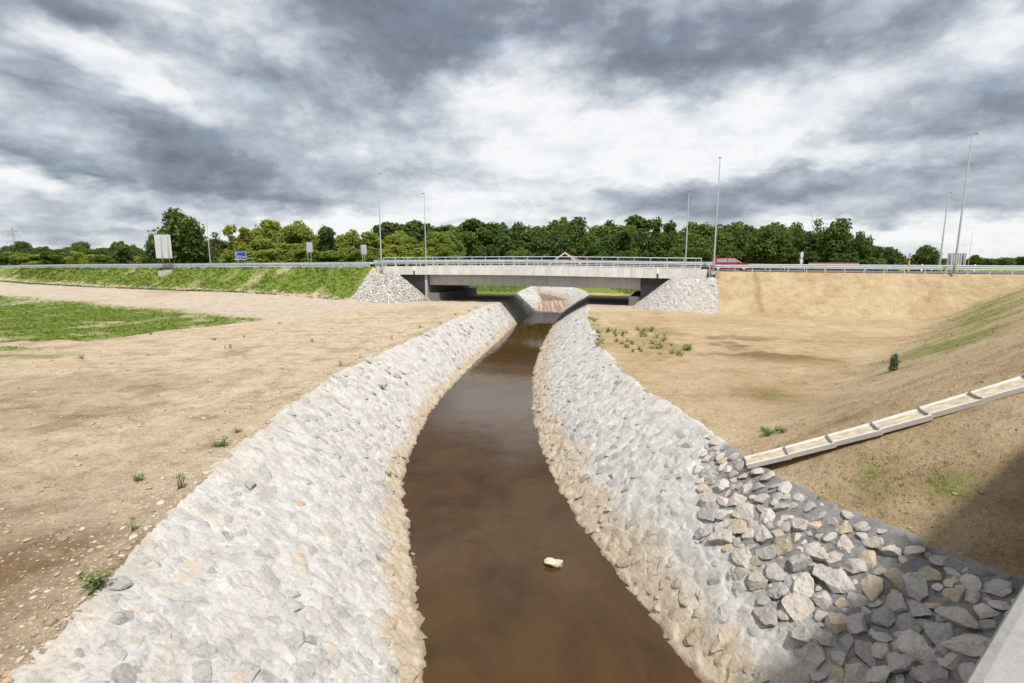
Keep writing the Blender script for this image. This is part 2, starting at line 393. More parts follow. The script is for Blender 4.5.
MAT = {}
MAT['ground'] = m_ground(); MAT['mortar'] = m_mortar(); MAT['stone'] = m_vcol('field_stone', .9, .9, 16, .32)
MAT['gravel'] = m_vcol('cone_gravel', .92, .5, 30, .25)
MAT['water'] = m_water(); MAT['asphalt'] = m_asphalt()
MAT['fascia'] = m_concrete('fascia_concrete', (.68, .67, .64), .62, .3)
MAT['girder'] = m_concrete('girder_concrete', (.44, .43, .41), 1.25, .5)
MAT['concrete'] = m_concrete('plain_concrete', (.40, .385, .36), 0, .3)
MAT['parapet'] = m_concrete('parapet_concrete', (.27, .265, .255), 0, .35)
MAT['chute'] = m_concrete('chute_concrete', (.56, .54, .50), 0, .3)
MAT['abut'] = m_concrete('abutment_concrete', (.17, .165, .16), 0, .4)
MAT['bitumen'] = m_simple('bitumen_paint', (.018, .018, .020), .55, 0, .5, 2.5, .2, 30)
MAT['galv'] = m_simple('galvanised_steel', (.49, .53, .565), .6, .1, .1, 2.0)
MAT['pole'] = m_simple('galvanised_pole', (.24, .255, .27), .75, 0, .08, 2.0)
MAT['lamp'] = m_simple('lamp_grey', (.28, .29, .30), .5, .2, .05)
MAT['alu'] = m_simple('aluminium_sheet', (.46, .47, .48), .7, 0, .08, 1.5)
MAT['aludark'] = m_simple('aluminium_rib', (.26, .27, .28), .7, 0, .08, 1.5)
MAT['blue'] = m_simple('sign_blue', (.010, .050, .33), .4, 0, .04)
MAT['white'] = m_simple('white_paint', (.78, .78, .77), .5, 0, .05)
MAT['yellow'] = m_simple('bollard_yellow', (.55, .36, .04), .5, 0, .06)
MAT['road_line'] = m_simple('road_line_white', (.70, .70, .68), .8, 0, .1, 6)
MAT['red_car'] = m_simple('red_car_paint', (.32, .012, .016), .25, 0, .05)
MAT['glass'] = m_simple('car_glass', (.22, .24, .25), .06, 0, .05)  # base colour lightened to stand in for sky reflected in the panes
MAT['tyre'] = m_simple('tyre_rubber', (.02, .02, .02), .85, 0, .2)
MAT['rim'] = m_simple('alloy_rim', (.55, .56, .57), .35, .5, .05)
MAT['lightred'] = m_simple('rear_light_red', (.45, .02, .02), .3, 0, .05)
MAT['lightclear'] = m_simple('headlight_clear', (.65, .66, .68), .15, 0, .05)
MAT['rooftile'] = m_simple('roof_tile_red', (.24, .085, .05), .85, 0, .25, 3.0, .3, 20)
MAT['brickred'] = m_simple('brick_red', (.22, .075, .055), .9, 0, .25, 4.0, .3, 20)
MAT['darkwood'] = m_simple('dark_wood', (.07, .05, .04), .8, 0, .3, 3)
MAT['bark'] = m_simple('tree_bark', (.10, .075, .05), .95, 0, .3, 5, .5, 12)
MAT['pylon'] = m_simple('pylon_steel', (.16, .17, .18), .6, .3, .1)
MAT['redclay'] = None
MAT['leaf_dark'] = m_leaf('leaf_dark', (.046, .075, .018), (.105, .152, .036), .38)
MAT['leaf_mid'] = m_leaf('leaf_mid', (.066, .105, .021), (.148, .205, .046), .42)
MAT['leaf_yellow'] = m_leaf('leaf_yellow', (.135, .180, .034), (.29, .345, .08), .48)
MAT['leaf_blue'] = m_leaf('leaf_blue', (.035, .065, .035), (.08, .12, .07), .2)
MAT['grass'] = m_leaf('grass_blades', (.055, .095, .014), (.17, .24, .045), .35)
MAT['weed'] = m_leaf('weed_leaf', (.045, .095, .014), (.12, .21, .035), .3)
MAT['straw'] = m_leaf('straw_blades', (.20, .15, .07), (.38, .30, .15), .2)

# ------------------------------------------------------------------ plan of the place
LT = spline([(-14, -2.0), (0, -4.6), (5.5, -5.5), (8.1, -6.1), (12.5, -6.65), (19.6, -7.1), (27.6, -6.1), (41.8, -4.3), (51, -2.8), (61, -.6), (80, 1.5), (92, 3.2), (100, 4.2), (104, 5.2)])
LW = spline([(-14, 3.2), (0, .3), (7.6, -1.46), (11.2, -2.4), (15.7, -3.53), (20.7, -3.86), (32, -3.0), (45.7, -1.1), (59.6, .9), (70, 3.0), (80, 4.6), (90, 4.9), (100, 5.0), (104, 5.2)])
RW = spline([(-14, 7.6), (0, 4.8), (4, 4.0), (7.6, 3.16), (9.75, 2.68), (13.1, 1.86), (19.5, 1.11), (28.6, 1.2), (45.7, 3.0), (60, 5.2), (70, 6.9), (82, 8.4), (90, 7.5), (96, 6.2), (100, 5.1), (104, 5.25)])
RT = spline([(-14, 10.5), (0, 8.4), (4, 7.8), (6.8, 7.1), (8, 6.5), (11.2, 5.4), (13.3, 5.25), (19.2, 4.6), (22.8, 4.6), (30.5, 5.0), (46.5, 6.9), (60, 9.0), (80, 11.2), (90, 10.8), (98, 8.8), (104, 5.3)])
def zwater(Y): return np.interp(Y, [-50, 70, 79, 100, 104], [0, 0, 1.0, 1.0, 2.3])

# far road frame: u along the road to the right, v away from the camera, origin at the bridge's left end
TH = math.atan(.3125); EU = np.array([math.cos(TH), -math.sin(TH)]); EV = np.array([math.sin(TH), math.cos(TH)]); O0 = np.array([-16.0, 60.5])
def curve(u): return .002*np.minimum(u, 0)**2
def uv_xy(u, v):
    vv = v+curve(u); return O0[0]+EU[0]*u+EV[0]*vv, O0[1]+EU[1]*u+EV[1]*vv
def xy_uv(X, Y):
    dx = X-O0[0]; dy = Y-O0[1]; u = dx*EU[0]+dy*EU[1]; return u, dx*EV[0]+dy*EV[1]-curve(u)
ZC_U = [-400, -95, -68, -29, 0, 18, 37, 63, 80, 140, 400]; ZC_Z = [4.6, 5.6, 5.85, 6.1, 6.3, 6.34, 6.1, 5.95, 5.9, 5.9, 5.9]
_zc = spline(list(zip(ZC_U, ZC_Z)))
def zc(u): return _zc(u)
U0, U1 = .2, 36.4                           # bridge deck
S0, S1 = 6.54, 30.25                        # clear span
def P(u, v, z):
    x, y = uv_xy(u, v); return Vector((float(x), float(y), float(z)))
def u_at(px, v):                            # u of the road point that lies in this horizontal direction
    r = (px-512)/512*math.cos(R(PITCH)); u = 0.0
    for _ in range(30):
        x, y = uv_xy(u, v); g = float(x-r*y)
        x2, y2 = uv_xy(u+.01, v); u -= g/((float(x2-r*y2)-g)/.01)
    return u

def base_level(X, Y):
    u, v = xy_uv(X, Y)
    left = 2.5 + .55*sstep(-14, -34, X)*sstep(36, 56, Y)*(1-sstep(90, 130, Y)) + .3*sstep(-8, -20, X)*sstep(45, 58, Y)*(1-sstep(90, 130, Y))
    right = 2.5 - .10*np.exp(-((X-14)**2+(Y-22)**2)/60)
    return np.where(X < 1.5, left, right)

def road_h(X, Y):
    """height of the far road's embankment above everything (-99 where there is none)"""
    u, v = xy_uv(X, Y); z = zc(u)
    def box(du):                            # du: distance beyond the box end, dv: distance beyond its side
        dvn = np.maximum(0, -(v+.35)); dvf = np.maximum(0, v-13.7)
        d = np.sqrt(np.maximum(0, du)**2+np.maximum(dvn, dvf)**2)
        return z - np.maximum(0, d-.1)*.80
    h = np.maximum(box(u-2.0), box(34.3-u))
    under = (u > .1) & (u < 37.1) & (v < .6)
    return np.where(under, np.minimum(h, z-.84), h)

NDIR = np.array([.806, .592])
def near_h(X, Y):
    """embankment of the near road, on the right"""
    s = (X-Y+6.3)/1.414
    E = 2.5+.54*(np.log1p(np.exp(np.clip(s*2.2, -30, 30)))/2.2)
    Wp = 2.5+.66*np.maximum(0, X-RT(np.clip(Y, -10, 100))-.1)
    k = .35
    m = -np.log(np.exp(-E/k)+np.exp(-Wp/k))*k
    return np.minimum(m, 5.95)

def ground_h(X, Y, detail=True):
    b = base_level(X, Y); rh = road_h(X, Y); nh = near_h(X, Y)
    a = np.maximum(0, rh-b); c = np.maximum(0, nh-b)
    h = b+np.minimum((a**3+c**3)**(1/3.), np.maximum(np.maximum(a, c), 3.45))
    flat = np.exp(-(a+c)*.7)
    if detail:
        near = 1/(1+(np.hypot(X, Y)/70.)**2)
        rough = np.where(X < 0, 1.0, .55)
        h = h+.07*fbm(X*.33, Y*.33, 3, 3)*flat
        h = h+near*rough*(.07*fbm(X*1.3, Y*1.3, 11, 4, .6)+.065*np.maximum(0, fbm(X*3.1, Y*3.1, 23, 4, .7)-.03)+.022*fbm(X*7.5, Y*7.5, 29, 2, .6))
        q = LT(np.clip(Y, -10, 100))-X-3.4-.5*np.sin(Y*.13)
        for c0 in (0, 1.75): h = h-near*.045*np.exp(-((q-c0)/.16)**2)*(Y < 50)*(.6+fbm(X*.8, Y*.8, 71, 2))
        u, v = xy_uv(X, Y)
        on = sstep(-.8, .2, v)*sstep(14.5, 13.5, v)*((a > .5) | (np.abs(u-18) < 17))
        h = np.where(on > .5, np.where(a > .1, rh-.03, h), h)
    return h

# ------------------------------------------------------------------ ground sheet
def geo(start, step, ratio, end):
    s = [0.0]; d = step
    while s[-1] < end:
        s.append(s[-1]+d); d *= ratio
    return np.array(s)
def make_ground():
    Ys = [-60, -40, -25, -14]; y = -10.
    while y < 2: Ys.append(y); y += .8
    y = 2.0
    while y < 135: Ys.append(y); y += max(.085, y*.0105)
    while y < 4000: Ys.append(y); y += y*.08
    Ys = np.array(Ys)
    S = geo(0, .07, 1.021, 150); S = np.concatenate([S, S[-1]*np.cumprod(np.full(22, 1.17))])
    lt = LT(Ys)[:, None]; rt = RT(Ys)[:, None]
    rt = np.where(Ys[:, None] >= 104, lt+.02, rt)
    XL = lt-S[::-1][None, :]; XR = rt+S[None, :]
    # the bed between the banks
    w = np.linspace(0, 1, 7)[None, 1:-1]
    XB = lt+(rt-lt)*w
    X = np.concatenate([XL, XB, XR], 1); Y = np.repeat(Ys[:, None], X.shape[1], 1)
    Z = ground_h(X, Y)
    nb = XL.shape[1]
    zb = np.where(Y[:, nb:nb+5] < 104, np.minimum(zwater(Y[:, nb:nb+5])-.9, Z[:, nb:nb+5]-.9), Z[:, nb:nb+5])
    Z[:, nb:nb+5] = zb
    u, v = xy_uv(X, Y); rh = road_h(X, Y); b = base_level(X, Y); nh = near_h(X, Y)
    a = rh-b; n1 = fbm(X*.12, Y*.12, 5, 4); n2 = fbm(X*.5, Y*.5, 9, 4)
    # grass
    G = np.zeros_like(X)
    slope_l = (a > .12) & (u < -.1) & (v < 1)
    G = np.where(slope_l, .80+.75*n2+.4*n1, G)
    edge = 26+np.maximum(0, X+26)*2.1+6*n1+8*n2
    patch = sstep(-1.2, 1.6, Y-edge)*sstep(-16, -23, X+5*n2)*sstep(-15.5, -22, v+3*n2)
    patch2 = sstep(-19, -22, X)*np.exp(-((Y-24.2-n2)/1.0)**2)*.5
    G = np.where(~slope_l & (v < -5), np.maximum(patch*(.80+.7*n2+.3*n1), patch2), G)
    far = (v > 14.2) & (a < 3)
    G = np.where(v > 14.0, .95+.3*n2, G)
    under = (v > 1.0) & (v <= 14.0); G = np.where(under & (a < .3), 0, G)
    berm_far = (v > 17) & (X > 9.5) & (v < 22); G = np.where(berm_far, .3+.5*n2, G)
    # sparse green on the near road's slope and along its toe
    sn = (X-Y+6.3)/1.414
    sp = sstep(-1.5, .8, sn)*sstep(7.5, 2.5, sn)*sstep(13, 20, Y)*sstep(75, 40, Y)*(.56+.40*n2+.2*n1)
    sp = np.minimum(sp, .50)*(1-.75*sstep(.2, 2.6, a+.8*n2))*sstep(-2.5, 3.0, sn+1.5*n2); G = np.where((X > 4) & (v < -2), np.maximum(G, sp), G)
    def bl(cx, cy, rx, ry, k): return k*np.exp(-((X-cx)/rx)**2-((Y-cy)/ry)**2)
    G = np.where(X > 4, np.maximum(G, (.7+n2)*(bl(6.7, 9.3, .5, .6, .75)+bl(7.5, 8.3, .5, .45, .6))+(.4+1.2*n2)*(bl(6.35, 13.6, .7, .6, .6)+bl(9.0, 16.5, 1.2, 2.2, .5))), G)
    G = np.where((X > 4) & (X < 16) & (Y > 20) & (Y < 46), np.maximum(G, sstep(2.2, .2, X-RT(Y))*sstep(24, 30, Y)*(.40+.5*n2)+bl(9.0, 31.5, 2.4, 5.5, .42)*np.clip(.1+2.2*n2, 0, 1)), G)
    G = np.where((X < 0) & (Y > 14) & (Y < 55) & (v < -5), np.maximum(G, sstep(1.6, .1, LT(Y)-X)*sstep(14, 18, Y)*np.clip(.10+.75*n2, 0, .5)), G)
    # pale track along the toe of the embankment
    T = sstep(-24+4*n2, -18.0+4*n2, v)*sstep(-3.4, -4.4, v)*(u < 6)*(a < .35)*np.clip(.75+.9*n2, 0, 1)
    T = np.maximum(T, .75*((a < .3) & (v > -4.6) & (v < 14.5) & (u > 2) & (u < 34.5)))
    # damp stains; darker soil at lower left, trench stripe and near slope
    D = .95*sstep(.12, .5, n2+.25)*bl(12.5, 28, 4.2, 5.6, 1)+.8*bl(13.2, 25.5, 2.5, 2.2, 1)*sstep(-.2, .3, n2)+.55*bl(8.6, 16.8, 1.4, 1.6, 1)
    D = D+1.15*bl(-7.6, 6.0, 2.1, 2.0, 1)*(.75+.6*n2)+.5*sstep(.12, .45, fbm(X*.8, Y*.9, 41, 5, .65))*((X < 0) & (v < -5))*sstep(60, 25, Y)+.35*sstep(.2, .5, n1)*(X < 0)
    D = D+.55*sstep(.35, .1, np.abs(u-40.6-.25*n2))*(a > .15)*(v < -.3)
    wrap = (X > RT(Y))*(Y < 11.5); D = np.where(wrap & (v < -10), D+.5*sstep(.1, .6, n2+.2), D)
    D = np.clip(D, 0, 1)
    C1 = np.stack([np.clip(G, 0, 1), np.clip(T, 0, 1), D, np.ones_like(X)], -1).reshape(-1, 4)
    RS = sstep(-1, 3, X)*np.ones_like(X)
    grav = np.where(X < 0, sstep(2.2, .2, LT(Y)-X)*.42+.06, sstep(1.3, .2, X-RT(Y))*.25*(Y > 11)+.03)
    grav = np.where(T > .4, .3, grav); grav = grav*sstep(45, 20, Y)
    C2 = np.stack([RS, grav, np.zeros_like(X), np.ones_like(X)], -1).reshape(-1, 4)
    me = np_mesh('ground', np.stack([X, Y, Z], -1).reshape(-1, 3), grid_faces(*X.shape), C1, True)
    at2 = me.color_attributes.new('col2', 'FLOAT_COLOR', 'POINT'); at2.data.foreach_set('color', C2.astype(np.float32).ravel())
    return tag(link_mesh('ground', me, MAT['ground']), kind='structure')
make_ground()

def gz(x, y): return float(ground_h(np.array([float(x)]), np.array([float(y)]))[0])
def gz0(x, y): return float(ground_h(np.array([float(x)]), np.array([float(y)]), False)[0])

# ------------------------------------------------------------------ water
def make_water():
    Ys = np.arange(-12, 72, .5); t = np.linspace(0, 1, 12)
    a = LW(Ys)-.9; b = RW(Ys)+.9
    X = a[:, None]+(b-a)[:, None]*t[None, :]; Y = np.repeat(Ys[:, None], 12, 1)
    me = np_mesh('creek_water', np.stack([X, Y, np.zeros_like(X)], -1).reshape(-1, 3), grid_faces(*X.shape), None, True)
    tag(link_mesh('creek_water', me, MAT['water']), kind='structure')
    Ys = np.arange(79, 103, .5); a = LW(Ys)-.9; b = RW(Ys)+.9
    X = a[:, None]+(b-a)[:, None]*t[None, :]; Y = np.repeat(Ys[:, None], 12, 1)
    me = np_mesh('pool_water', np.stack([X, Y, np.full_like(X, 1.03)], -1).reshape(-1, 3), grid_faces(*X.shape), None, True)
    tag(link_mesh('pool_water', me, MAT['water']), kind='structure')
    # reddish sill over which the upper pool runs down
    m, nt, N, L, bs = mat_new('red_clay_ramp'); p = pos(nt)
    st = n_noise(nt, 1.6, 5, .6, .2, p, (2.2, .08, .08)); md = n_noise(nt, 3, 6, .6, 0, p)
    c = n_ramp(nt, md.outputs['Fac'], [(.3, (.20, .095, .058)), (.7, (.31, .165, .11))])
    c = n_mix(nt, n_ramp(nt, st.outputs['Fac'], [(.50, (0, 0, 0)), (.62, (.75, .75, .75))]), c, (.55, .50, .46))
    L.new(c, bs.inputs['Base Color']); bs.inputs['Roughness'].default_value = .4
    L.new(n_bump(nt, st.outputs['Fac'], .4, .1), bs.inputs['Normal'])
    Ys = np.arange(69.2, 79.6, .4); a = LW(Ys)-.7; b = RW(Ys)+.7; z = np.interp(Ys, [69.2, 70, 78.9, 79.6], [-.4, 0.0, 1.05, 1.06])
    X = a[:, None]+(b-a)[:, None]*t[None, :]; Y = np.repeat(Ys[:, None], 12, 1); Z = np.repeat(z[:, None], 12, 1)+.05*fbm(X*1.5, Y*.7, 4, 3)
    V = np.stack([X, Y, Z], -1).reshape(-1, 3)
    me = np_mesh('ramp', V, grid_faces(*X.shape), None, True)
    o = link_mesh('weir_ramp', me, m)
    tag(o, 'low reddish weir ramp with pale water streaks just beyond the bridge', 'weir')
make_water()

# ------------------------------------------------------------------ stones
def ico(sub):
    bm = bmesh.new(); bmesh.ops.create_icosphere(bm, subdivisions=sub, radius=1.0)
    bm.verts.ensure_lookup_table(); V = np.array([v.co[:] for v in bm.verts]); F = np.array([[v.index for v in f.verts] for f in bm.faces]); bm.free()
    return V, F
def rock_protos(sub, n, cuts=9, seed=1):
    r = np.random.default_rng(seed); V0, F = ico(sub); out = []
    for k in range(n):
        V = V0.copy()
        for _ in range(cuts):
            d = r.normal(size=3)*np.array([1, 1, .8]); d /= np.linalg.norm(d); h = r.uniform(.42, .78)
            e = np.maximum(0, V@d-h); V -= e[:, None]*d[None, :]
        V *= 1+.045*(r.random((len(V), 1))-.5)
        V *= np.array([r.uniform(.9, 1.2), r.uniform(.75, 1.0), r.uniform(.6, .85)])
        V[:, :2] /= np.sqrt(np.abs(V[:, 0]).max()*np.abs(V[:, 1]).max()); V[:, 2] /= np.abs(V[:, 2]).max()/.72
        out.append(V)
    return out, F
ROCK1 = rock_protos(2, 24, 12, 1); ROCK2 = rock_protos(4, 24, 15, 2); ROCK0 = rock_protos(1, 16, 7, 3)

def place_rocks(protos, C, Nrm, size, seed, sink=.35, flat=.6):
    """returns V (n*m,3), F and m"""
    ps, F = protos; r = np.random.default_rng(seed); n = len(C); m = len(ps[0])
    k = r.integers(0, len(ps), n); B = np.stack(ps)[k]
    a = r.uniform(0, 2*np.pi, n); ca, sa = np.cos(a), np.sin(a)
    x = B[:, :, 0]*ca[:, None]-B[:, :, 1]*sa[:, None]; y = B[:, :, 0]*sa[:, None]+B[:, :, 1]*ca[:, None]; z = B[:, :, 2]*flat
    Nrm = Nrm+r.normal(scale=.13, size=Nrm.shape); Nrm = Nrm/np.linalg.norm(Nrm, axis=1, keepdims=True)
    t = np.cross(Nrm, np.array([0, 1.0, .1])); t /= np.linalg.norm(t, axis=1, keepdims=True); b = np.cross(Nrm, t)
    s = size[:, None, None]
    V = C[:, None, :]+s*(x[..., None]*t[:, None, :]+y[..., None]*b[:, None, :]+(z[..., None]+.45*flat-sink)*Nrm[:, None, :])
    FF = (F[None]+(np.arange(n)*m)[:, None, None]).reshape(-1, 3)
    return V, FF, m
def stone_colors(n, seed, tan=None, dark=None):
    r = np.random.default_rng(seed); base = np.array([[.38, .365, .35], [.39, .38, .365], [.42, .405, .39], [.40, .355, .31], [.45, .35, .25], [.40, .32, .275], [.46, .44, .415]])
    p = np.array([.27, .2, .22, .14, .045, .03, .095]); k = r.choice(len(base), n, p=p/p.sum())
    c = base[k]*r.uniform(.82, 1.1, (n, 1))
    if tan is not None: c = c*(1-tan[:, None])+np.array([.40, .325, .24])*r.uniform(.82, 1.15, (n, 1))*tan[:, None]
    if dark is not None:
        d = np.array([[.40, .365, .34], [.44, .40, .36], [.36, .34, .33], [.45, .40, .355], [.41, .365, .34], [.37, .345, .33], [.47, .435, .395], [.45, .37, .28]])[r.integers(0, 8, n)]*r.uniform(.82, 1.15, (n, 1))
        c = c*(1-dark[:, None])+d*dark[:, None]
    return np.clip(c, 0, 1)

def bank_pt(side, Y, t, noise=True):
    W, T = (LW, LT) if side == 'L' else (RW, RT)
    w = W(Y); tt = T(Y); zt = ground_h(tt, Y, False); zw = zwater(Y)
    X = w+(tt-w)*t
    Z = zw+(zt-zw)*np.clip(t, -2, 1.0)+.16*np.sin(np.pi*np.clip(t, 0, 1))-.12*np.maximum(0, t-1)*8
    if noise: Z = Z+.045*fbm(X*1.1, Y*1.1, 31, 4)+.02*fbm(X*4.5, Y*4.5, 37, 3)
    return X, Z
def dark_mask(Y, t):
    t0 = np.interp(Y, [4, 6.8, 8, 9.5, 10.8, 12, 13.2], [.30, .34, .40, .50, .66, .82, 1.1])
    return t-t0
def cells(a, b, seed):
    """nearest jittered point: distance to it, distance to the next one, a random number of the cell"""
    ia = np.floor(a); ib = np.floor(b); d1 = np.full(a.shape, 9.); d2 = np.full(a.shape, 9.); rid = np.zeros(a.shape); tl = np.zeros(a.shape)
    for i in (-1, 0, 1):
        for j in (-1, 0, 1):
            ca = ia+i; cb = ib+j; pa = ca+.12+.76*_hash(ca, cb, seed); pb = cb+.12+.76*_hash(ca, cb, seed+7)
            d = np.hypot(a-pa, b-pb); near = d < d1
            d2 = np.where(near, d1, np.minimum(d2, d)); rid = np.where(near, _hash(ca, cb, seed+13), rid); tl = np.where(near, (a-pa)*(_hash(ca, cb, seed+21)-.5)+(b-pb)*(_hash(ca, cb, seed+23)-.5), tl); d1 = np.where(near, d, d1)
    return d1, d2, rid, tl
def make_bank(side, label):
    root = empty('stone_bank', (float((LT if side == 'L' else RT)(20)), 20, 2.5))
    off = np.array(root.location)
    Ys = [-12.]; 
    while Ys[-1] < 104: Ys.append(Ys[-1]+max(.038, abs(Ys[-1])*.0045) if Ys[-1] > 3 else Ys[-1]+.3)
    Ys = np.array(Ys); t = np.concatenate([[-.35, -.2], np.linspace(-.12, 1.0, 130), [1.05, 1.12]])
    Y = np.repeat(Ys[:, None], len(t), 1); T = np.repeat(t[None, :], len(Ys), 0)
    # ragged top edge
    wob = (.13*fbm(Ys*.6, Ys*0, 5, 4)+.11*fbm(Ys*2.1, Ys*0, 8, 4, .65))[:, None]*np.clip(T, 0, 1)
    X, Z = bank_pt(side, Y, T+wob)
    wid = np.abs((LT if side == 'L' else RT)(Y)-(LW if side == 'L' else RW)(Y))*1.22
    ca = Y+.10*fbm(X*3, Y*3, 81, 2); cb = T*wid+.10*fbm(X*3, Y*3, 82, 2)
    dome = 0; show = 0*X; tint = 0*X
    for sc_, am, sd_ in ((3.0, .075, 5), (5.6, .038, 25)):
        d1, d2, rid, tl = cells(ca*sc_, cb*sc_, sd_); g = np.clip((d2-d1)*2.6, 0, 1); on_ = rid > (.25 if sc_ < 4 else .5)
        hgt = am*np.where(on_, (.35+.5*rid+2.2*tl)*sstep(0, .42, g), .05*g); dome = np.maximum(dome, hgt)
        sh = sstep(.10, .36, g)*on_; tint = np.where(sh > show, (rid*97.3) % 1.0, tint); show = np.maximum(show, sh)
    Z = Z+(dome-.045)*np.clip(1.05-T, 0, 1)**.25*sstep(-.10, -.03, T)+.035*sstep(-.10, -.03, T)+.05*fbm(ca*2.3, cb*2.3, 66, 3)*sstep(.14, .0, T)*sstep(-.12, -.05, T)
    n = fbm(X*1.2, Y*1.2, 51, 4)
    tan = sstep(.18, .08, T+.09*n) if side == 'L' else sstep(.34, .14, T+.12*n)
    tan = np.maximum(tan, .45*sstep(.90, 1.03, T+.2*n)*(1 if side == 'L' else .35))
    wet = sstep(.075, .0, Z+.05*n-.01)*(Y < 68)
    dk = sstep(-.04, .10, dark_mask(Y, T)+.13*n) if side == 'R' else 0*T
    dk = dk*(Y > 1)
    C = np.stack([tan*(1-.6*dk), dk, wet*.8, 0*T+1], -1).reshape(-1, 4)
    V = np.stack([X, Y, Z], -1).reshape(-1, 3)-off
    F = grid_faces(*X.shape)
    if side == 'R': pass
    me = np_mesh('mortar', V, F if side == 'R' else F[:, ::-1], C, True)
    at2 = me.color_attributes.new('col2', 'FLOAT_COLOR', 'POINT'); at2.data.foreach_set('color', np.stack([show, tint, 0*T, 0*T+1], -1).astype(np.float32).ravel())
    link_mesh('mortar', me, MAT['mortar'], root)
    # stones: jittered rows so that they lie close without piling up
    r = np.random.default_rng(5 if side == 'L' else 6)
    cy, ct, cs = [], [], []
    y = 3.2
    while y < 102:
        sp = (.25 if y < 14 else .28 if y < 30 else .40)
        W = abs(float((LT if side == 'L' else RT)(y)-(LW if side == 'L' else RW)(y)))*1.25
        m = max(2, int(W/sp)); tt = (np.arange(m)+r.uniform(.1, .9, m))/m*1.03-.05
        cy += list(y+r.uniform(-.5, .5, m)*sp); ct += list(tt); cs += list(np.clip(r.lognormal(0, .30, m), .5, 1.8)*sp*.50)
        y += sp*.92
    cy = np.array(cy); ct = np.array(ct); cs = np.array(cs)
    X, Z = bank_pt(side, cy, ct); n = fbm(X*1.2, cy*1.2, 51, 4); n3 = fbm(X*.7, cy*.7, 77, 3)
    tan = sstep(.18, .08, ct+.09*n) if side == 'L' else sstep(.34, .14, ct+.12*n)
    dk = sstep(-.04, .10, dark_mask(cy, ct)+.13*n) if side == 'R' else 0*ct
    bare = (dk > .5)
    keep = (r.random(len(cy)) < np.where(tan > .5, .75, np.clip(.30+.5*n3, .10, .7)))*(dk < .35)*(ct > .035)
    cy, ct, cs, X, Z, tan, dk, bare = [q[keep] for q in (cy, ct, cs, X, Z, tan, dk, bare)]
    if side == 'R':                        # the bare dark stretch: bigger stones lying close together, none overlapping much
        q = np.random.default_rng(44); py_, pt_, ps_, px_ = [], [], [], []
        for rad_lo, rad_hi, tries in ((.19, .27, 1500), (.12, .19, 6000), (.06, .12, 8000)):
            for _ in range(tries):
                yy = q.uniform(3.4, 13.0); t_ = q.uniform(.28, .97); rd_ = q.uniform(rad_lo, rad_hi)
                if dark_mask(np.array([yy]), t_)[0]+.10*(q.random()-.5) < .0: continue
                if rad_lo > .15 and (yy > 11 or t_ > .80): continue
                if t_ > .76 and q.random() < .84: continue
                xx = float(RW(yy)+(RT(yy)-RW(yy))*t_)
                if any(abs(yy-b_) < .6 and ((xx-a_)*1.2)**2+(yy-b_)**2 < (.66*(rd_+c_))**2 for a_, b_, c_ in zip(px_, py_, ps_)): continue
                px_.append(xx); py_.append(yy); pt_.append(t_); ps_.append(rd_)
        pt_, py_, ps_ = np.array(pt_), np.array(py_), np.array(ps_); Xq, Zq = bank_pt('R', py_, pt_); o1 = np.ones(len(py_))
        cy = np.append(cy, py_); ct = np.append(ct, pt_); cs = np.append(cs, ps_); X = np.append(X, Xq); Z = np.append(Z, Zq); tan = np.append(tan, 0*o1); dk = np.append(dk, o1); bare = np.append(bare, o1 > 0)
    e = .05
    X1, Z1 = bank_pt(side, cy, ct+e, False); X0, Z0 = bank_pt(side, cy, ct, False)
    tx = X1-X0; tz = Z1-Z0; nr = np.stack([-tz, 0*tx, tx], -1); nr *= np.sign(nr[:, 2:3]); nr /= np.linalg.norm(nr, axis=1, keepdims=True)
    C = np.stack([X, cy, Z], -1)-off
    col = stone_colors(len(cy), 9, tan, dk)
    sm = (r.random(len(cy)) < .9)*r.uniform(.35, .95, len(cy))*(1-np.clip(tan+dk, 0, 1))      # most stones wear a skin of mortar
    col = col*(1-sm[:, None])+np.array([.37, .365, .355])*r.uniform(.78, 1.08, (len(cy), 1))*sm[:, None]
    sink = np.where(bare, .13, .22+.2*np.random.default_rng(3).random(len(cy)))
    dist = np.hypot(X, cy)
    vis = cs/dist*(cy > 5.2)*np.where(ct > .03, 1, .4)
    order = np.argsort(-vis); idx = set(order[:100].tolist())
    big = np.array(sorted(idx)); rest = np.array([i for i in range(len(cy)) if i not in idx])
    def batch(ix, protos, seed):
        sk = sink[ix][:, None]
        V, F, m = place_rocks(protos, C[ix], nr[ix], cs[ix], seed, 0, .62)
        V = V-(sk*cs[ix][:, None])[:, :, None]*nr[ix][:, None, :]
        return V, F, m
    V, F, m = batch(big, ROCK2, 21)
    V = V+(.022*fbm(V[..., 0]*9+V[..., 2]*7, V[..., 1]*9-V[..., 2]*6, 55, 3)+.010*fbm(V[..., 0]*28, V[..., 1]*28+V[..., 2]*25, 57, 2))[..., None]*nr[big][:, None, :]; f0 = F[:len(F)//len(big)]
    for k, i in enumerate(big):
        ctr = C[i]; me = np_mesh('stone', V[k]-ctr, f0, np.tile(np.append(col[i], 1), (m, 1)), True)
        try: me.set_sharp_from_angle(angle=R(16))
        except Exception: pass
        o = link_mesh('stone', me, MAT['stone'], root); o.location = ctr
    parts = []
    near = rest[cy[rest] < 26]; farr = rest[cy[rest] >= 26]
    VV, FF, CC = [], [], []; base = 0
    for ix, pr, sd_ in ((near, ROCK1, 22), (farr, ROCK0, 23)):
        V, F, m = batch(ix, pr, sd_); VV.append(V.reshape(-1, 3)); FF.append(F+base); base += len(ix)*m
        CC.append(np.repeat(np.concatenate([col[ix], np.ones((len(ix), 1))], 1), m, 0))
    me = np_mesh('small_stones', np.concatenate(VV), np.concatenate(FF), np.concatenate(CC), True)
    try: me.set_sharp_from_angle(angle=R(16))
    except Exception: pass
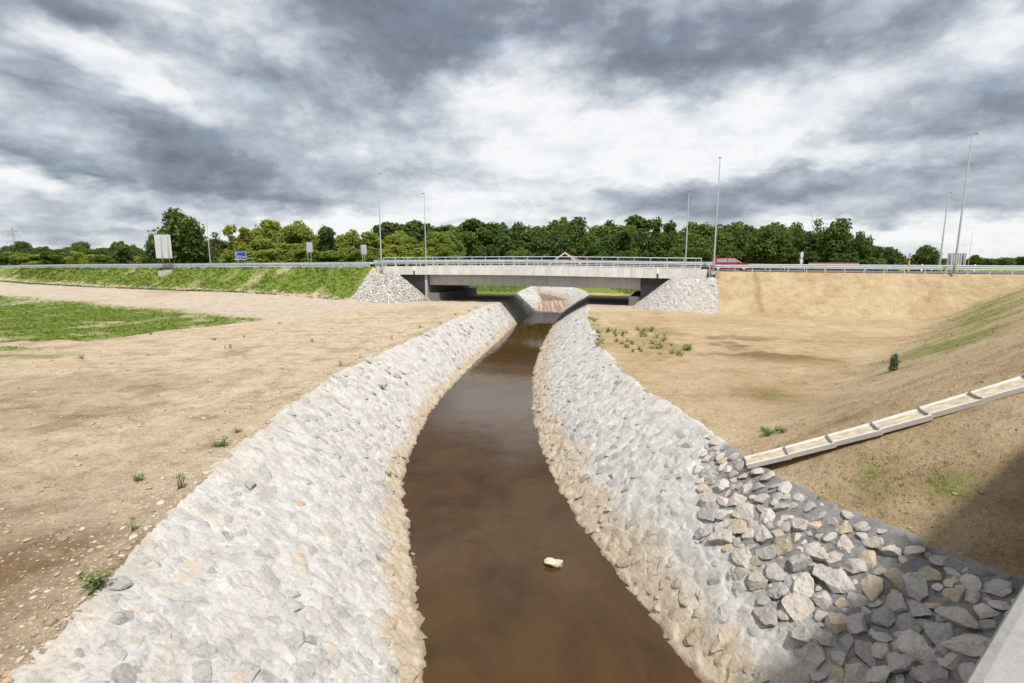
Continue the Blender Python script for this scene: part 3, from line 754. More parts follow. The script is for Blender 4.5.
    o = link_mesh('small_stones', me, MAT['stone'], root); tag(o, kind='stuff')
    tag(root, label, 'stone bank', 'stone banks of the creek')
make_bank('L', 'pale mortared stone bank on the left side of the creek')
make_bank('R', 'mortared stone bank right of the creek with dark bare stones near the chute')

# boulder in the water
def boulder():
    ps, F = rock_protos(3, 2, 8, 8); a = ps[0]*np.array([.20, .17, .19]); b = ps[1]*np.array([.15, .13, .13])+np.array([.15, .03, -.02])
    V = np.concatenate([a, b]); V = V*(1+.10*fbm(V[:, 0]*14+3, V[:, 1]*14+V[:, 2]*9, 4, 3)[:, None]); FF = np.concatenate([F, F+len(a)])
    dirt = sstep(.05, -.02, V[:, 2]+.04*fbm(V[:, 0]*20, V[:, 1]*20, 6, 2))[:, None]
    col = np.array([[.50, .455, .37]])*(1-dirt)+np.array([[.14, .10, .05]])*dirt
    me = np_mesh('boulder', V, FF, np.concatenate([col, np.ones((len(V), 1))], 1), True)
    me.set_sharp_from_angle(angle=R(22)); o = link_mesh('boulder', me, MAT['stone']); o.location = (.92, 11.0, .03); o.rotation_euler = (0, 0, -.15)
    tag(o, 'cream boulder standing alone in the muddy creek water', 'boulder')
boulder()

# ------------------------------------------------------------------ far road
def road_strip(name, v0, v1, dz, us, mat, kind='structure'):
    V = []; 
    for u in us:
        for v in (v0, v1): V.append(P(u, v, float(zc(u))+dz)[:])
    me = np_mesh(name, np.array(V), grid_faces(len(us), 2)[:, ::-1], None, True)
    return tag(link_mesh(name, me, mat), kind=kind)
us_all = np.concatenate([np.arange(-220, -20, 8), np.arange(-20, 60, 1.5), np.arange(60, 200, 8)])
road_strip('road', 1.0, 12.4, .02, us_all, MAT['asphalt'])
for vv in (1.35, 11.9):
    road_strip('road_marking', vv, vv+.15, .026, us_all, MAT['road_line'])
def dashes():
    V = []; F = []
    for u in np.arange(-150, 90, 9.0):
        b = len(V)
        for q, v in ((u, 6.55), (u+3, 6.55), (u+3, 6.7), (u, 6.7)): V.append(P(q, v, float(zc(q))+.027)[:])
        F.append((b, b+1, b+2, b+3))
    tag(link_mesh('centre_line_marking', np_mesh('centre_line', np.array(V), F), MAT['road_line']), kind='structure')
dashes()

# ------------------------------------------------------------------ bridge
def loft_u(profile, us, mb):               # profile: list of (v, dz) closed; follows the road's crest
    mb.loft([[tuple(P(u, v, float(zc(u))+dz)) for v, dz in profile] for u in us])
def make_bridge():
    o3 = P(18, 6, 6); root = empty('road_bridge', (o3.x, o3.y, 2.5), -TH)
    inv = Matrix.Translation(root.location) @ Matrix.Rotation(-TH, 4, 'Z'); inv = inv.inverted()
    def fin(mb, name, mat, bevel=0.0, parent=None):
        mb.v = [tuple(inv @ Vector(p)) for p in mb.v]
        return mb.build(name, mat, parent or root, bevel=bevel)
    us = np.linspace(U0, U1, 25)
    mb = MB(); loft_u([(0, -.80), (.32, -.80), (.32, -.02), (.95, -.02), (.95, .13), (.0, .15)][::-1], us, mb); fin(mb, 'fascia', MAT['fascia'])
    mb = MB(); loft_u([(13.4, -.80), (13.08, -.80), (13.08, -.02), (12.45, -.02), (12.45, .13), (13.4, .15)], us, mb); fin(mb, 'fascia', MAT['fascia'])
    mb = MB(); loft_u([(.325, -.55), (.325, -.03), (13.075, -.03), (13.075, -.55), (12.2, -.72), (1.2, -.72)], us, mb); fin(mb, 'deck_slab', MAT['girder'])
    usg = np.linspace(S0+.05, S1-.05, 15)
    for k, v in enumerate((.75, 3.1, 5.5, 7.9, 10.3, 12.05)):
        mb = MB(); loft_u([(v, -1.98), (v+.62, -1.98), (v+.62, -.725), (v, -.725)], usg, mb); fin(mb, 'girder', MAT['girder'])
    # abutments
    for a0, a1, s in ((1.2, S0, 1), (S1, 35.2, -1)):
        mb = MB()
        def slab(x0, x1, v0, v1, z0, z1): mb.hexa([P(x0, v0, z0), P(x1, v0, z0), P(x1, v1, z0), P(x0, v1, z0)], [P(x0, v0, z1), P(x1, v0, z1), P(x1, v1, z1), P(x0, v1, z1)])
        zt = float(zc((a0+a1)/2))-.83
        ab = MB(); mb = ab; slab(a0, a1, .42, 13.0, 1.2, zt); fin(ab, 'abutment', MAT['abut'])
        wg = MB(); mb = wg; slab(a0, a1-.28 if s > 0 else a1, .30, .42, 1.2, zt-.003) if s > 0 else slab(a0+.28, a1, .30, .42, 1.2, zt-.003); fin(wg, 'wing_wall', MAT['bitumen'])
        # pale end strip and the bearing shelf
        pl = MB(); mb = pl
        if s > 0: slab(a1-.275, a1-.01, .24, .42, 1.2, zt-.004)
        else: slab(a0+.01, a0+.275, .30, .42, 1.2, zt-.004)
        fin(pl, 'end_strip', MAT['concrete'] if s > 0 else MAT['bitumen'])
        sh = MB(); mb = sh
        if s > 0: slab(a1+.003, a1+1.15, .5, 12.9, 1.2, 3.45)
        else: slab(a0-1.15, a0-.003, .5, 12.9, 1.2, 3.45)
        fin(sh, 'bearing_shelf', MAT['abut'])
    # joints on the fascia, white with rusty lower end
    for px in (413.8, 658.2):
        u = u_at(px, 0)
        j = MB(); z = float(zc(u)); j.hexa([P(u-.10, -.035, z-.35), P(u+.10, -.035, z-.35), P(u+.10, -.003, z-.35), P(u-.10, -.003, z-.35)], [P(u-.10, -.035, z+.17), P(u+.10, -.035, z+.17), P(u+.10, -.003, z+.17), P(u-.10, -.003, z+.17)])
        jo = fin(j, 'joint_cover', MAT['white'])
        j = MB(); j.hexa([P(u-.09, -.03, z-.78), P(u+.09, -.03, z-.78), P(u+.09, -.003, z-.78), P(u-.09, -.003, z-.78)], [P(u-.09, -.03, z-.353), P(u+.09, -.03, z-.353), P(u+.09, -.003, z-.353), P(u-.09, -.003, z-.353)])
        fin(j, 'joint_gap', MAT['darkwood'], parent=root)
    # raised kerbs behind the rails and the end blocks
    for u in (37.0,):
        e = MB(); z = float(zc(u)); e.hexa([P(36.55, -.25, 5.1), P(37.7, -.25, 5.1), P(37.7, .9, 5.1), P(36.55, .9, 5.1)], [P(36.55, -.25, z+.02), P(37.7, -.25, z-.02), P(37.7, .9, z-.02), P(36.55, .9, z+.02)])
        fin(e, 'end_block', MAT['concrete'])
    tag(root, 'low concrete road bridge crossing the creek between two stone cones', 'bridge')
make_bridge()

# stone cones beside the abutments
def make_cone(side):
    sgn = 1 if side == 'L' else -1; uc = 2.0 if side == 'L' else 34.3; ustr = -.1 if side == 'L' else 37.2
    rmax = 4.75
    root = empty('stone_cone', P(uc, -1.5, 2.5)); off = np.array(root.location)
    def surf(s, r):                        # s in [0,1] straight strip then arc
        ls = abs(uc-ustr); la = 4.0; q = s*(ls+la)
        ang = np.clip((q-ls)/la, 0, 1)*np.pi*.56
        ub = ustr+sgn*np.minimum(q, ls)
        u = ub+sgn*np.sin(ang)*r; v = -.35-np.cos(ang)*r
        X, Y = uv_xy(u, v); z0 = zc(np.full_like(u, uc))
        Z = z0-np.maximum(0, r-.1)*.80+.05
        return X, Y, Z
    s = np.linspace(0, 1, 70); r = np.linspace(0, rmax, 46)
    Sg, Rg = np.meshgrid(s, r, indexing='ij'); X, Y, Z = surf(Sg, Rg)
    Z = Z+.05*fbm(X*2.2, Y*2.2, 61, 3)+.03*fbm(X*6, Y*6, 62, 2)
    Z = np.minimum(Z, zc(np.full_like(Z, uc))-.72)
    pale = np.array([.36, .35, .33]) if side == 'R' else np.array([.36, .35, .34])
    C = np.tile(np.append(pale, 1), (X.size, 1))
    F = grid_faces(*X.shape); F = F if side == 'R' else F[:, ::-1]
    me = np_mesh('cone_surface', np.stack([X, Y, Z], -1).reshape(-1, 3)-off, F, C, True); link_mesh('cone_surface', me, MAT['gravel'], root)
    rr = np.random.default_rng(13 if side == 'L' else 14); n = 5200 if side == 'L' else 2600
    ss = rr.random(n); rd = np.sqrt(rr.random(n)*.96+.04)*rmax*(.985); X, Y, Z = surf(ss, rd)
    ok = Z < float(zc(uc))-.62; ss, rd, X, Y, Z = ss[ok], rd[ok], X[ok], Y[ok], Z[ok]; n = len(X)
    X2, Y2, Z2 = surf(ss, rd+.1); dr = np.stack([X2-X, Y2-Y, Z2-Z], -1); up = np.array([0, 0, 1.])
    nr = up-dr*(dr@up)[:, None]/np.sum(dr*dr, 1)[:, None]; nr /= np.linalg.norm(nr, axis=1, keepdims=True)
    sz = np.clip(rr.lognormal(0, .3, n), .5, 1.9)*(.068 if side == 'L' else .14)
    V, F, m = place_rocks(ROCK0, np.stack([X, Y, Z], -1)-off, nr, sz, 15, .05 if side == 'L' else .26, .8 if side == 'L' else .6)
    col = stone_colors(n, 33)
    if side == 'L':
        k = rr.random(n); col = np.where((k < .25)[:, None], col*.5, np.where((k > .85)[:, None], np.minimum(col*1.4, .7), col*1.0))
    else: col = np.clip(col*.98, 0, .5)
    me = np_mesh('cone_stones', V.reshape(-1, 3), F, np.repeat(np.concatenate([col, np.ones((n, 1))], 1), m, 0), False)
    tag(link_mesh('cone_stones', me, MAT['gravel'], root), kind='stuff')
    tag(root, 'loose grey gravel cone under the left end of the bridge' if side == 'L' else 'pale mortared stone cone under the right end of the bridge', 'stone cone', 'stone cones at the bridge ends')
make_cone('L'); make_cone('R')

# ------------------------------------------------------------------ guard rails
W_PROF = [(0, -.155), (-.045, -.12), (-.045, -.05), (0, -.02), (0, .02), (-.045, .05), (-.045, .12), (0, .155)]   # (towards traffic, height)
def guard_rail(u0, u1, v, face, label, step=1.5, height=.50, name='guard_rail', zoff=0.0, low=False, group='steel guard rails along the far road'):
    um = (u0+u1)/2; o3 = P(um, v, float(zc(um))+zoff); root = empty(name, o3, -TH)
    inv = (Matrix.Translation(root.location) @ Matrix.Rotation(-TH, 4, 'Z')).inverted()
    us = np.linspace(u0, u1, max(2, int((u1-u0)/2)+1))
    def rail(hc):
        mb = MB(); rings = []
        for u in us:
            z = float(zc(u))+zoff+hc
            front = [tuple(inv @ P(u, v+face*(-.09)+d*face*-1, z+h)) for d, h in W_PROF]
            back = [tuple(inv @ P(u, v+face*(-.09)+(d+.012)*face*-1, z+h)) for d, h in reversed(W_PROF)]
            rings.append(front+back)
        mb.loft(rings); mb.build('beam', MAT['galv'], root)
    rail(height)
    if low == 2: rail(height-.36)
    if low == 1: 
        mb = MB(); rings = []
        for u in us:
            z = float(zc(u))+zoff+.30
            rings.append([tuple(inv @ P(u, v+a, z+b)) for a, b in ((-.03, -.05), (.03, -.05), (.03, .05), (-.03, .05))])
        mb.loft(rings); mb.build('lower_rail', MAT['galv'], root)
    first = None; n = max(1, int((u1-u0)/step))
    st = max(1, math.ceil((n+1)/100)); 
    for k in range(0, n+1):
        u = u0+.25+(u1-u0-.5)*k/n; p = inv @ P(u, v, float(zc(u))+zoff)
        if first is None:
            mb = MB(); mb.box(-.03, .03, -.055, .055, -.35, height+.12); first = mb.build('post', MAT['galv'], root); first.location = p
        else:
            c = first.copy(); COL.objects.link(c); c.parent = root; c.location = p
    tag(root, label, 'guard rail', group)
guard_rail(-150, -.6, -.05, 1, 'long steel guard rail on top of the grassy embankment left of the bridge', 1.6, .52, low=2)
guard_rail(-.4, 36.9, .45, 1, 'steel guard rail along the near edge of the bridge deck', 1.33, .60, zoff=.13, low=1)
guard_rail(37.1, 92, .05, 1, 'steel guard rail above the bare sandy embankment right of the bridge', 1.5)
guard_rail(-120, -7.4, 13.0, -1, 'guard rail at the far edge of the road left of the bridge', 2.0)
guard_rail(-7, 36.6, 12.6, -1, 'guard rail at the far edge of the bridge deck below the handrail', 2.0, .60, zoff=.13)
guard_rail(37.2, 100, 13.0, -1, 'guard rail at the far edge of the road behind the red car', 2.0)

def hand_rail():
    u0, u1, v = -7.0, 36.5, 13.3; o3 = P(15, v, float(zc(15))+.15); root = empty('bridge_railing', o3, -TH)
    inv = (Matrix.Translation(root.location) @ Matrix.Rotation(-TH, 4, 'Z')).inverted()
    us = np.linspace(u0, u1, 23)
    for h, r in ((1.12, .05), (.62, .025)):
        mb = MB(); mb.tube([inv @ P(u, v, float(zc(u))+.15+h) for u in us], r, 8); mb.build('handrail' if h > 1 else 'mid_rail', MAT['galv'], root)
    first = None
    for u in np.linspace(u0+.05, u1-.05, 23):
        p = inv @ P(u, v, float(zc(u))+.1)
        if first is None:
            mb = MB(); mb.box(-.035, .035, -.03, .03, 0, 1.13); first = mb.build('post', MAT['galv'], root); first.location = p
        else:
            c = first.copy(); COL.objects.link(c); c.parent = root; c.location = p
    tag(root, 'tall steel pedestrian railing along the far side of the bridge', 'railing')
hand_rail()

# ------------------------------------------------------------------ lamp posts
lamp_proto = None
def lamp_post(loc, h, rz, label, group='street lamps along the road'):
    root = empty('street_lamp', loc, rz)
    mb = MB(); mb.tube([(0, 0, -.5), (0, 0, .9), (0, 0, .95), (0, 0, h)], [.115, .11, .085, .042], 12); mb.build('pole', MAT['pole'], root, smooth=True)
    mb = MB(); mb.tube([(0, 0, h-.02), (0, .06, h+.05), (0, .25, h+.08)], .03, 8); mb.build('arm', MAT['pole'], root, smooth=True)
    mb = MB(); mb.hexa([(-.13, .25, h+.04), (.13, .25, h+.04), (.10, .62, h+.07), (-.10, .62, h+.07)], [(-.10, .25, h+.15), (.10, .25, h+.15), (.06, .62, h+.12), (-.06, .62, h+.12)])
    mb.build('lamp_head', MAT['lamp'], root, bevel=.015)
    mb = MB(); mb.box(-.2, .2, -.2, .2, -.3, .04); mb.build('base_plate', MAT['concrete'], root)
    tag(root, label, 'street lamp', group)
NEAR_RZ, FAR_RZ = -TH, -TH+math.pi
def lamp_at(px, v, ztop, rz, label):
    u = u_at(px, v); b = P(u, v, float(zc(u))-.03); lamp_post(b, ztop-b.z, rz, label)
lamp_at(381.3, -.42, 16.7, NEAR_RZ, 'slim street lamp at the left end of the bridge fascia')
lamp_at(714.0, -.42, 16.4, NEAR_RZ, 'tall street lamp at the right end of the bridge behind the stone cone')
lamp_at(955.5, -.55, 17.1, -1.75, 'tallest street lamp at far right in front of the ribbed sign back')
lamp_at(210.3, 14.3, 17.4, FAR_RZ, 'street lamp beside the big spreading tree on the left')
lamp_at(426.0, 14.2, 16.3, FAR_RZ, 'street lamp behind the left part of the bridge before yellow green shrubs')
lamp_at(685.5, 14.2, 15.2, FAR_RZ, 'street lamp behind the right part of the bridge before the dark wood')
lamp_at(940.0, 14.2, 14.1, -1.6, 'street lamp between the round tree and the ribbed sign back')
lamp_post((151.6, 172, 2.6), 13.5, -1.6, 'small distant street lamp right of the ribbed sign back')

# ------------------------------------------------------------------ signs
def sign_panel(name, base, rz, w, z0, z1, posts, label, cat, ribs=6, found=None, ribmat='alu', face=None, group=None, thick=.05):
    root = empty(name, base, rz); bz = base[2]
    mb = MB(); mb.box(-w/2, w/2, -thick/2, thick/2, z0-bz, z1-bz); panel = mb.build('panel', face or MAT['alu'], root, bevel=.01)
    if ribs:
        for k in range(ribs):
            x = -w/2+w*(k+.5)/ribs; r = w/ribs*.22
            mb = MB(); mb.box(x-r, x+r, -thick/2-.03, -thick/2-.002, z0-bz+.04, z1-bz-.04); mb.build('rib', MAT[ribmat], panel)
    for x, zb in posts:
        mb = MB(); mb.tube([(x, -thick/2-.09, zb-bz), (x, -thick/2-.09, (z1-bz)*.97)], .055, 10); mb.build('post', MAT['pole'], root, smooth=True)
        if found:
            mb = MB(); mb.box(x-.55, x+.40, -.6, .35, zb-bz-found, zb-bz); mb.build('footing', MAT['concrete'], root, bevel=.02)
    tag(root, label, cat, group); return root
# large panel seen from behind on the grassy slope
u = u_at(164.8, -1.3); b = P(u, -1.3, 5.5)
sign_panel('sign_board', b, -TH+.35, 2.15, 7.42, 10.62, ((-.18, 5.75), (.72, 5.85)), 'large grey sign panel seen from behind on two footings in the grass', 'sign', 5, .85)
u = u_at(310.3, 14.4); b = P(u, 14.4, float(zc(u))); sign_panel('sign_board', b, -TH, 1.12, 8.45, 9.95, ((-.3, b.z-.3), (.3, b.z-.3)), 'left of two small grey sign backs before the yellow green shrubs', 'sign', 0)
u = u_at(364.2, 14.4); b = P(u, 14.4, float(zc(u))); sign_panel('sign_board', b, -TH, .95, 8.05, 9.45, ((-.2, b.z-.3), (.2, b.z-.3)), 'small grey sign back just left of the lamp at the bridge end', 'sign', 0)
u = u_at(956.3, 13.6); b = P(u, 13.6, float(zc(u))); sign_panel('sign_board', b, -TH+.12, 1.75, 6.5, 7.9, ((-.6, b.z-.3), (.6, b.z-.3)), 'wide ribbed grey sign back behind the tallest street lamp', 'sign', 8, None, 'aludark')
# blue direction sign
u = u_at(241.3, 14.3); b = P(u, 14.3, float(zc(u)))
bs_ = sign_panel('direction_sign', b, -TH+.05, 2.15, 7.3, 8.62, ((-.55, b.z-.3), (.55, b.z-.3)), 'blue road direction sign with white lettering behind the left guard rail', 'sign', 0, None, 'alu', MAT['blue'])
mb = MB(); w, h0, h1 = 2.15, 7.3-b.z, 8.62-b.z
for x0, x1, z0, z1 in ((-w/2, w/2, h0, h0+.06), (-w/2, w/2, h1-.06, h1), (-w/2, -w/2+.06, h0+.061, h1-.061), (w/2-.06, w/2, h0+.061, h1-.061)): mb.box(x0, x1, -.032, -.0265, z0, z1)
mb.build('border', MAT['white'], bs_)
mb = MB()
for x0, x1, zz in ((-.88, -.62, 1.02), (-.88, -.32, .60), (-.22, .12, .60), (.28, .86, .45), (-.2, .1, .28), (-.85, -.35, .28)):
    x = x0
    while x < x1-.04: mb.box(x, x+.05, -.031, -.0262, h0+zz-.07, h0+zz+.07); x += .085
mb.build('lettering', MAT['white'], bs_)
for ch in bs_.children:
    if ch.name.startswith('post'): ch.location.y += .16
# round signs seen almost edge-on
u = u_at(801.3, 13.5); b = P(u, 13.5, float(zc(u)))
root = empty('round_sign', b, R(35)); mb = MB(); mb.tube([(0, .05, -.3), (0, .05, 2.05)], .035, 8); mb.build('post', MAT['pole'], root)
for z in (1.7, .98):
    mb = MB(); mb.tube([(0, -.03, z+.02), (0, .0, z+.02)], .36, 24); mb.build('disc', MAT['alu'], root)
tag(root, 'pair of round grey signs seen edge on upon one post', 'sign')
# keep-right sign over a yellow marker
u = u_at(909.2, 12.0); b = P(u, 12.0, float(zc(u)))
root = empty('keep_right_sign', b, R(38))
mb = MB(); mb.tube([(0, .06, -.2), (0, .06, 1.75)], .035, 8); mb.build('post', MAT['pole'], root)
mb = MB(); mb.tube([(0, 0, 1.55), (0, .02, 1.55)], .36, 28); d = mb.build('disc', MAT['blue'], root)
mb = MB()
for a, bb, c in (((-.18, 1.73), (.12, 1.43), .05),):
    mb.hexa([(-.21, -.008, 1.70), (.13, -.008, 1.36), (.19, -.008, 1.42), (-.15, -.008, 1.76)], [(-.21, -.002, 1.70), (.13, -.002, 1.36), (.19, -.002, 1.42), (-.15, -.002, 1.76)])
    mb.hexa([(-.04, -.009, 1.33), (.215, -.009, 1.33), (.215, -.009, 1.40), (-.04, -.009, 1.40)], [(-.04, -.0015, 1.33), (.215, -.0015, 1.33), (.215, -.0015, 1.40), (-.04, -.0015, 1.40)])
    mb.hexa([(.15, -.010, 1.40), (.22, -.010, 1.40), (.22, -.010, 1.60), (.15, -.010, 1.60)], [(.15, -.001, 1.40), (.22, -.001, 1.40), (.22, -.001, 1.60), (.15, -.001, 1.60)])
mb.build('arrow', MAT['white'], d)
mb = MB(); mb.box(-.16, .16, -.05, .03, 0, 1.12); mb.build('marker', MAT['yellow'], root, bevel=.02)
tag(root, 'blue round keep right sign above a yellow marker beside the round tree', 'sign')
# white stake on the sand before the left cone
mb = MB(); mb.tube([(0, 0, -.3), (0, 0, 1.02)], [.055, .05], 8); x, y = -13.05, 54.2
st = mb.build('marker_stake', MAT['white']); st.location = (x, y, gz(x, y)); tag(st, 'short white stake in the sand before the grey gravel cone', 'stake')
# little white posts on the far verge
for px, lab in ((922.5, 'low white kerb post seen under the rail left of the round tree trunk'), (975.5, 'low white kerb post seen under the rail at the far right')):
    u = u_at(px, 12.8); mb = MB(); mb.box(-.06, .06, -.04, .04, -.2, .75); mb.box(-.065, .065, -.045, .045, .5, .62)
    o = mb.build('delineator_post', MAT['white']); o.location = P(u, 12.8, float(zc(u))); tag(o, lab, 'post', 'white verge posts')

# ------------------------------------------------------------------ car
def make_car():
    u = u_at(730.5, 4.2); b = P(u, 4.2, float(zc(u))-.02); root = empty('red_car', b, -TH); root.scale = (.97, .97, .88)
    Lc = 3.95; hw = .84
    low = [(-1.97, .30), (-1.98, .62), (-1.93, .92), (-1.2, .95), (.75, .93), (1.55, .82), (1.93, .66), (1.97, .40), (1.90, .24), (-1.90, .24)]
    def sec(prof, ys): return [[(x*s, y, z) for x, z in prof] for y, s in ys]
    mb = MB(); mb.loft(sec(low, ((-hw, .965), (-hw+.05, .99), (-.4, 1.0), (.4, 1.0), (hw-.05, .99), (hw, .965)))); body = mb.build('body', MAT['red_car'], root, bevel=.03, smooth=False)
    cabin = [(-1.90, .93), (-1.72, 1.36), (-1.45, 1.45), (-.2, 1.47), (.25, 1.42), (1.0, .93)]
    def cab(y, k): return [(x, y*(1-.16*k*(z-.93)/.54), z) for x, z in cabin]
    mb = MB(); mb.loft([[(x, -(hw-.05)+.16*(z-.93)/.54, z) for x, z in cabin], [(x, (hw-.05)-.16*(z-.93)/.54, z) for x, z in cabin]]); mb.build('cabin', MAT['red_car'], body, bevel=.03)
    # side windows, windscreen and rear window stand just proud of the cabin
    for s in (-1, 1):
        def q(x, z, o=.006): return (x, s*((hw-.05)-.16*(z-.93)/.54+o), z)
        for pts in ([(-1.42, .99), (-.42, .98), (-.42, 1.38), (-1.30, 1.37)], [(-.34, .98), (.72, .98), (.18, 1.36), (-.34, 1.385)]):
            mb = MB(); a = [q(x, z) for x, z in pts]; c = [q(x, z, .012) for x, z in pts]; mb.hexa(a, c); mb.build('window', MAT['glass'], body)
        mb = MB(); mb.hexa([(.62, s*(hw-.02), .93), (.80, s*(hw-.02), .93), (.80, s*(hw+.12), .95), (.62, s*(hw+.12), .95)], [(.64, s*(hw-.02), 1.06), (.76, s*(hw-.02), 1.06), (.76, s*(hw+.12), 1.06), (.64, s*(hw+.12), 1.06)]); mb.build('mirror', MAT['red_car'], body)
        mb = MB(); mb.box(1.72, 1.95, s*.62-.16, s*.62+.16, .56, .70); mb.build('headlight', MAT['lightclear'], body, bevel=.02)
        mb = MB(); mb.box(-1.985, -1.86, s*.68-.13, s*.68+.13, .66, .98); mb.build('tail_light', MAT['lightred'], body, bevel=.02)
    mb = MB(); mb.hexa([(.30, -.60, 1.40), (.30, .60, 1.40), (.96, .70, .97), (.96, -.70, .97)], [(.33, -.60, 1.42), (.33, .60, 1.42), (.99, .70, .985), (.99, -.70, .985)]); mb.build('windscreen', MAT['glass'], body)
    for x in (-1.22, 1.25):
        for s in (-1, 1):
            mb = MB(); mb.tube([(0, -.10, 0), (0, .10, 0)], .31, 24); ty = mb.build('tyre', MAT['tyre'], root, bevel=.02); ty.location = (x, s*(hw-.07), .31)
            mb = MB(); mb.tube([(0, s*.095, 0), (0, s*.112, 0)], .20, 20); mb.build('rim', MAT['rim'], ty)
    tag(root, 'red hatchback driving behind the guard rail right of the bridge', 'car')
make_car()

# ------------------------------------------------------------------ buildings
def house():
    root = empty('house', (12.2, 118, 2.6), -R(26))
    w, d, ze, zr = 3.3, 5.0, 4.05, 6.25
    mb = MB(); mb.add([(-w, 0, 0), (w, 0, 0), (w, 0, ze), (0, 0, zr), (-w, 0, ze), (-w, d, 0), (w, d, 0), (w, d, ze), (0, d, zr), (-w, d, ze)], [(0, 1, 2, 3, 4), (9, 8, 7, 6, 5), (1, 6, 7, 2), (0, 4, 9, 5)]); wall = mb.build('wall', MAT['brickred'], root)
    for s in (-1, 1):
        sl = (zr-ze)/w; x1 = s*(w+.6); z1 = ze-.6*sl
        mb = MB(); mb.hexa([(0, -.5, zr+.02), (x1, -.5, z1+.02), (x1, d+.4, z1+.02), (0, d+.4, zr+.02)], [(0, -.5, zr+.2), (x1, -.5, z1+.2), (x1, d+.4, z1+.2), (0, d+.4, zr+.2)]); mb.build('roof', MAT['rooftile'], root)
        mb = MB(); mb.hexa([(0, -.56, zr-.05), (x1, -.56, z1-.05), (x1, -.503, z1-.05), (0, -.503, zr-.05)], [(0, -.56, zr+.24), (x1, -.56, z1+.24), (x1, -.503, z1+.24), (0, -.503, zr+.24)]); mb.build('barge_board', MAT['white'], root)
    mb = MB(); mb.add([(-1.3, -.02, ze+1.55), (1.3, -.02, ze+1.55), (0, -.02, ze+2.55), (-1.3, -.004, ze+1.55), (1.3, -.004, ze+1.55), (0, -.004, ze+2.55)], [(0, 1, 2), (5, 4, 3), (0, 3, 4, 1), (1, 4, 5, 2), (2, 5, 3, 0)]); mb.build('gable_boarding', MAT['darkwood'], root)
    mb = MB(); mb.box(-.6, .6, -.06, -.004, 1.0, 2.3); win = mb.build('window', MAT['white'], root); mb = MB(); mb.box(-.5, .5, -.068, -.062, 1.1, 2.2); mb.build('pane', MAT['glass'], win)
    tag(root, 'red gabled house with white barge boards behind the bridge deck', 'house')
house()
def shed():
    root = empty('brick_shed', (54.6, 88, 2.58), -R(30)); w, d = 7.0, 4.0
    mb = MB(); mb.box(-w/2, w/2, 0, d, 0, 3.55); mb.build('wall', MAT['brickred'], root)
    mb = MB(); mb.hexa([(-w/2-.2, -.3, 3.55), (w/2+.2, -.3, 3.55), (w/2+.2, d*.5, 4.05), (-w/2-.2, d*.5, 4.05)], [(-w/2-.2, -.3, 3.7), (w/2+.2, -.3, 3.7), (w/2+.2, d*.5, 4.2), (-w/2-.2, d*.5, 4.2)]); mb.build('roof', MAT['brickred'], root)
    mb = MB(); mb.hexa([(-w/2-.2, d*.5+.01, 4.05), (w/2+.2, d*.5+.01, 4.05), (w/2+.2, d+.3, 3.55), (-w/2-.2, d+.3, 3.55)], [(-w/2-.2, d*.5+.01, 4.2), (w/2+.2, d*.5+.01, 4.2), (w/2+.2, d+.3, 3.7), (-w/2-.2, d+.3, 3.7)]); mb.build('roof', MAT['rooftile'], root)
    for x in (-2.6, 2.3):
        mb = MB(); mb.box(x-.6, x+.6, -.03, -.003, .9, 2.2); mb.build('window', MAT['darkwood'], root)
    tag(root, 'long low red brick shed behind the right guard rail below the tall trees', 'shed')
shed()

# ------------------------------------------------------------------ pylon
def pylon():
    root = empty('electricity_pylon', (-386, 404, 2.5), R(42)); root.scale = (.72, .72, .95); H = 32; mb = MB()
    def wd(z): return 2.1*(1-z/H)+.3
    lv = [0, 4.5, 8.5, 12, 15, 18, 20.5, 23, 25.2, 27.4, 29.6, H]
    for sx in (-1, 1):
        for sy in (-1, 1): mb.tube([(sx*wd(z), sy*wd(z), z) for z in lv], .13, 4)
    for a, c in zip(lv[:-1], lv[1:]):
        for s in (-1, 1):
            for q in (-1, 1):
                mb.tube([(q*wd(a), s*wd(a), a), (-q*wd(c), s*wd(c), c)], .07, 4, False); mb.tube([(s*wd(a), q*wd(a), a), (s*wd(c), -q*wd(c), c)], .07, 4, False)
    mb.build('tower', MAT['pylon'], root)
    for z, l in ((20.5, 5.0), (25, 5.0), (28.6, 3.6)):
        for s in (-1, 1):
            mb = MB(); mb.tube([(s*wd(z), 0, z), (s*l, 0, z+.2)], .14, 4); mb.tube([(s*wd(z+1.6), 0, z+1.6), (s*l, 0, z+.25)], .12, 4); mb.tube([(s*l, 0, z+.2), (s*l, 0, z-1.4)], .12, 5); mb.build('cross_arm', MAT['pylon'], root)
    tag(root, 'distant steel lattice electricity pylon above the far left trees', 'pylon')
pylon()

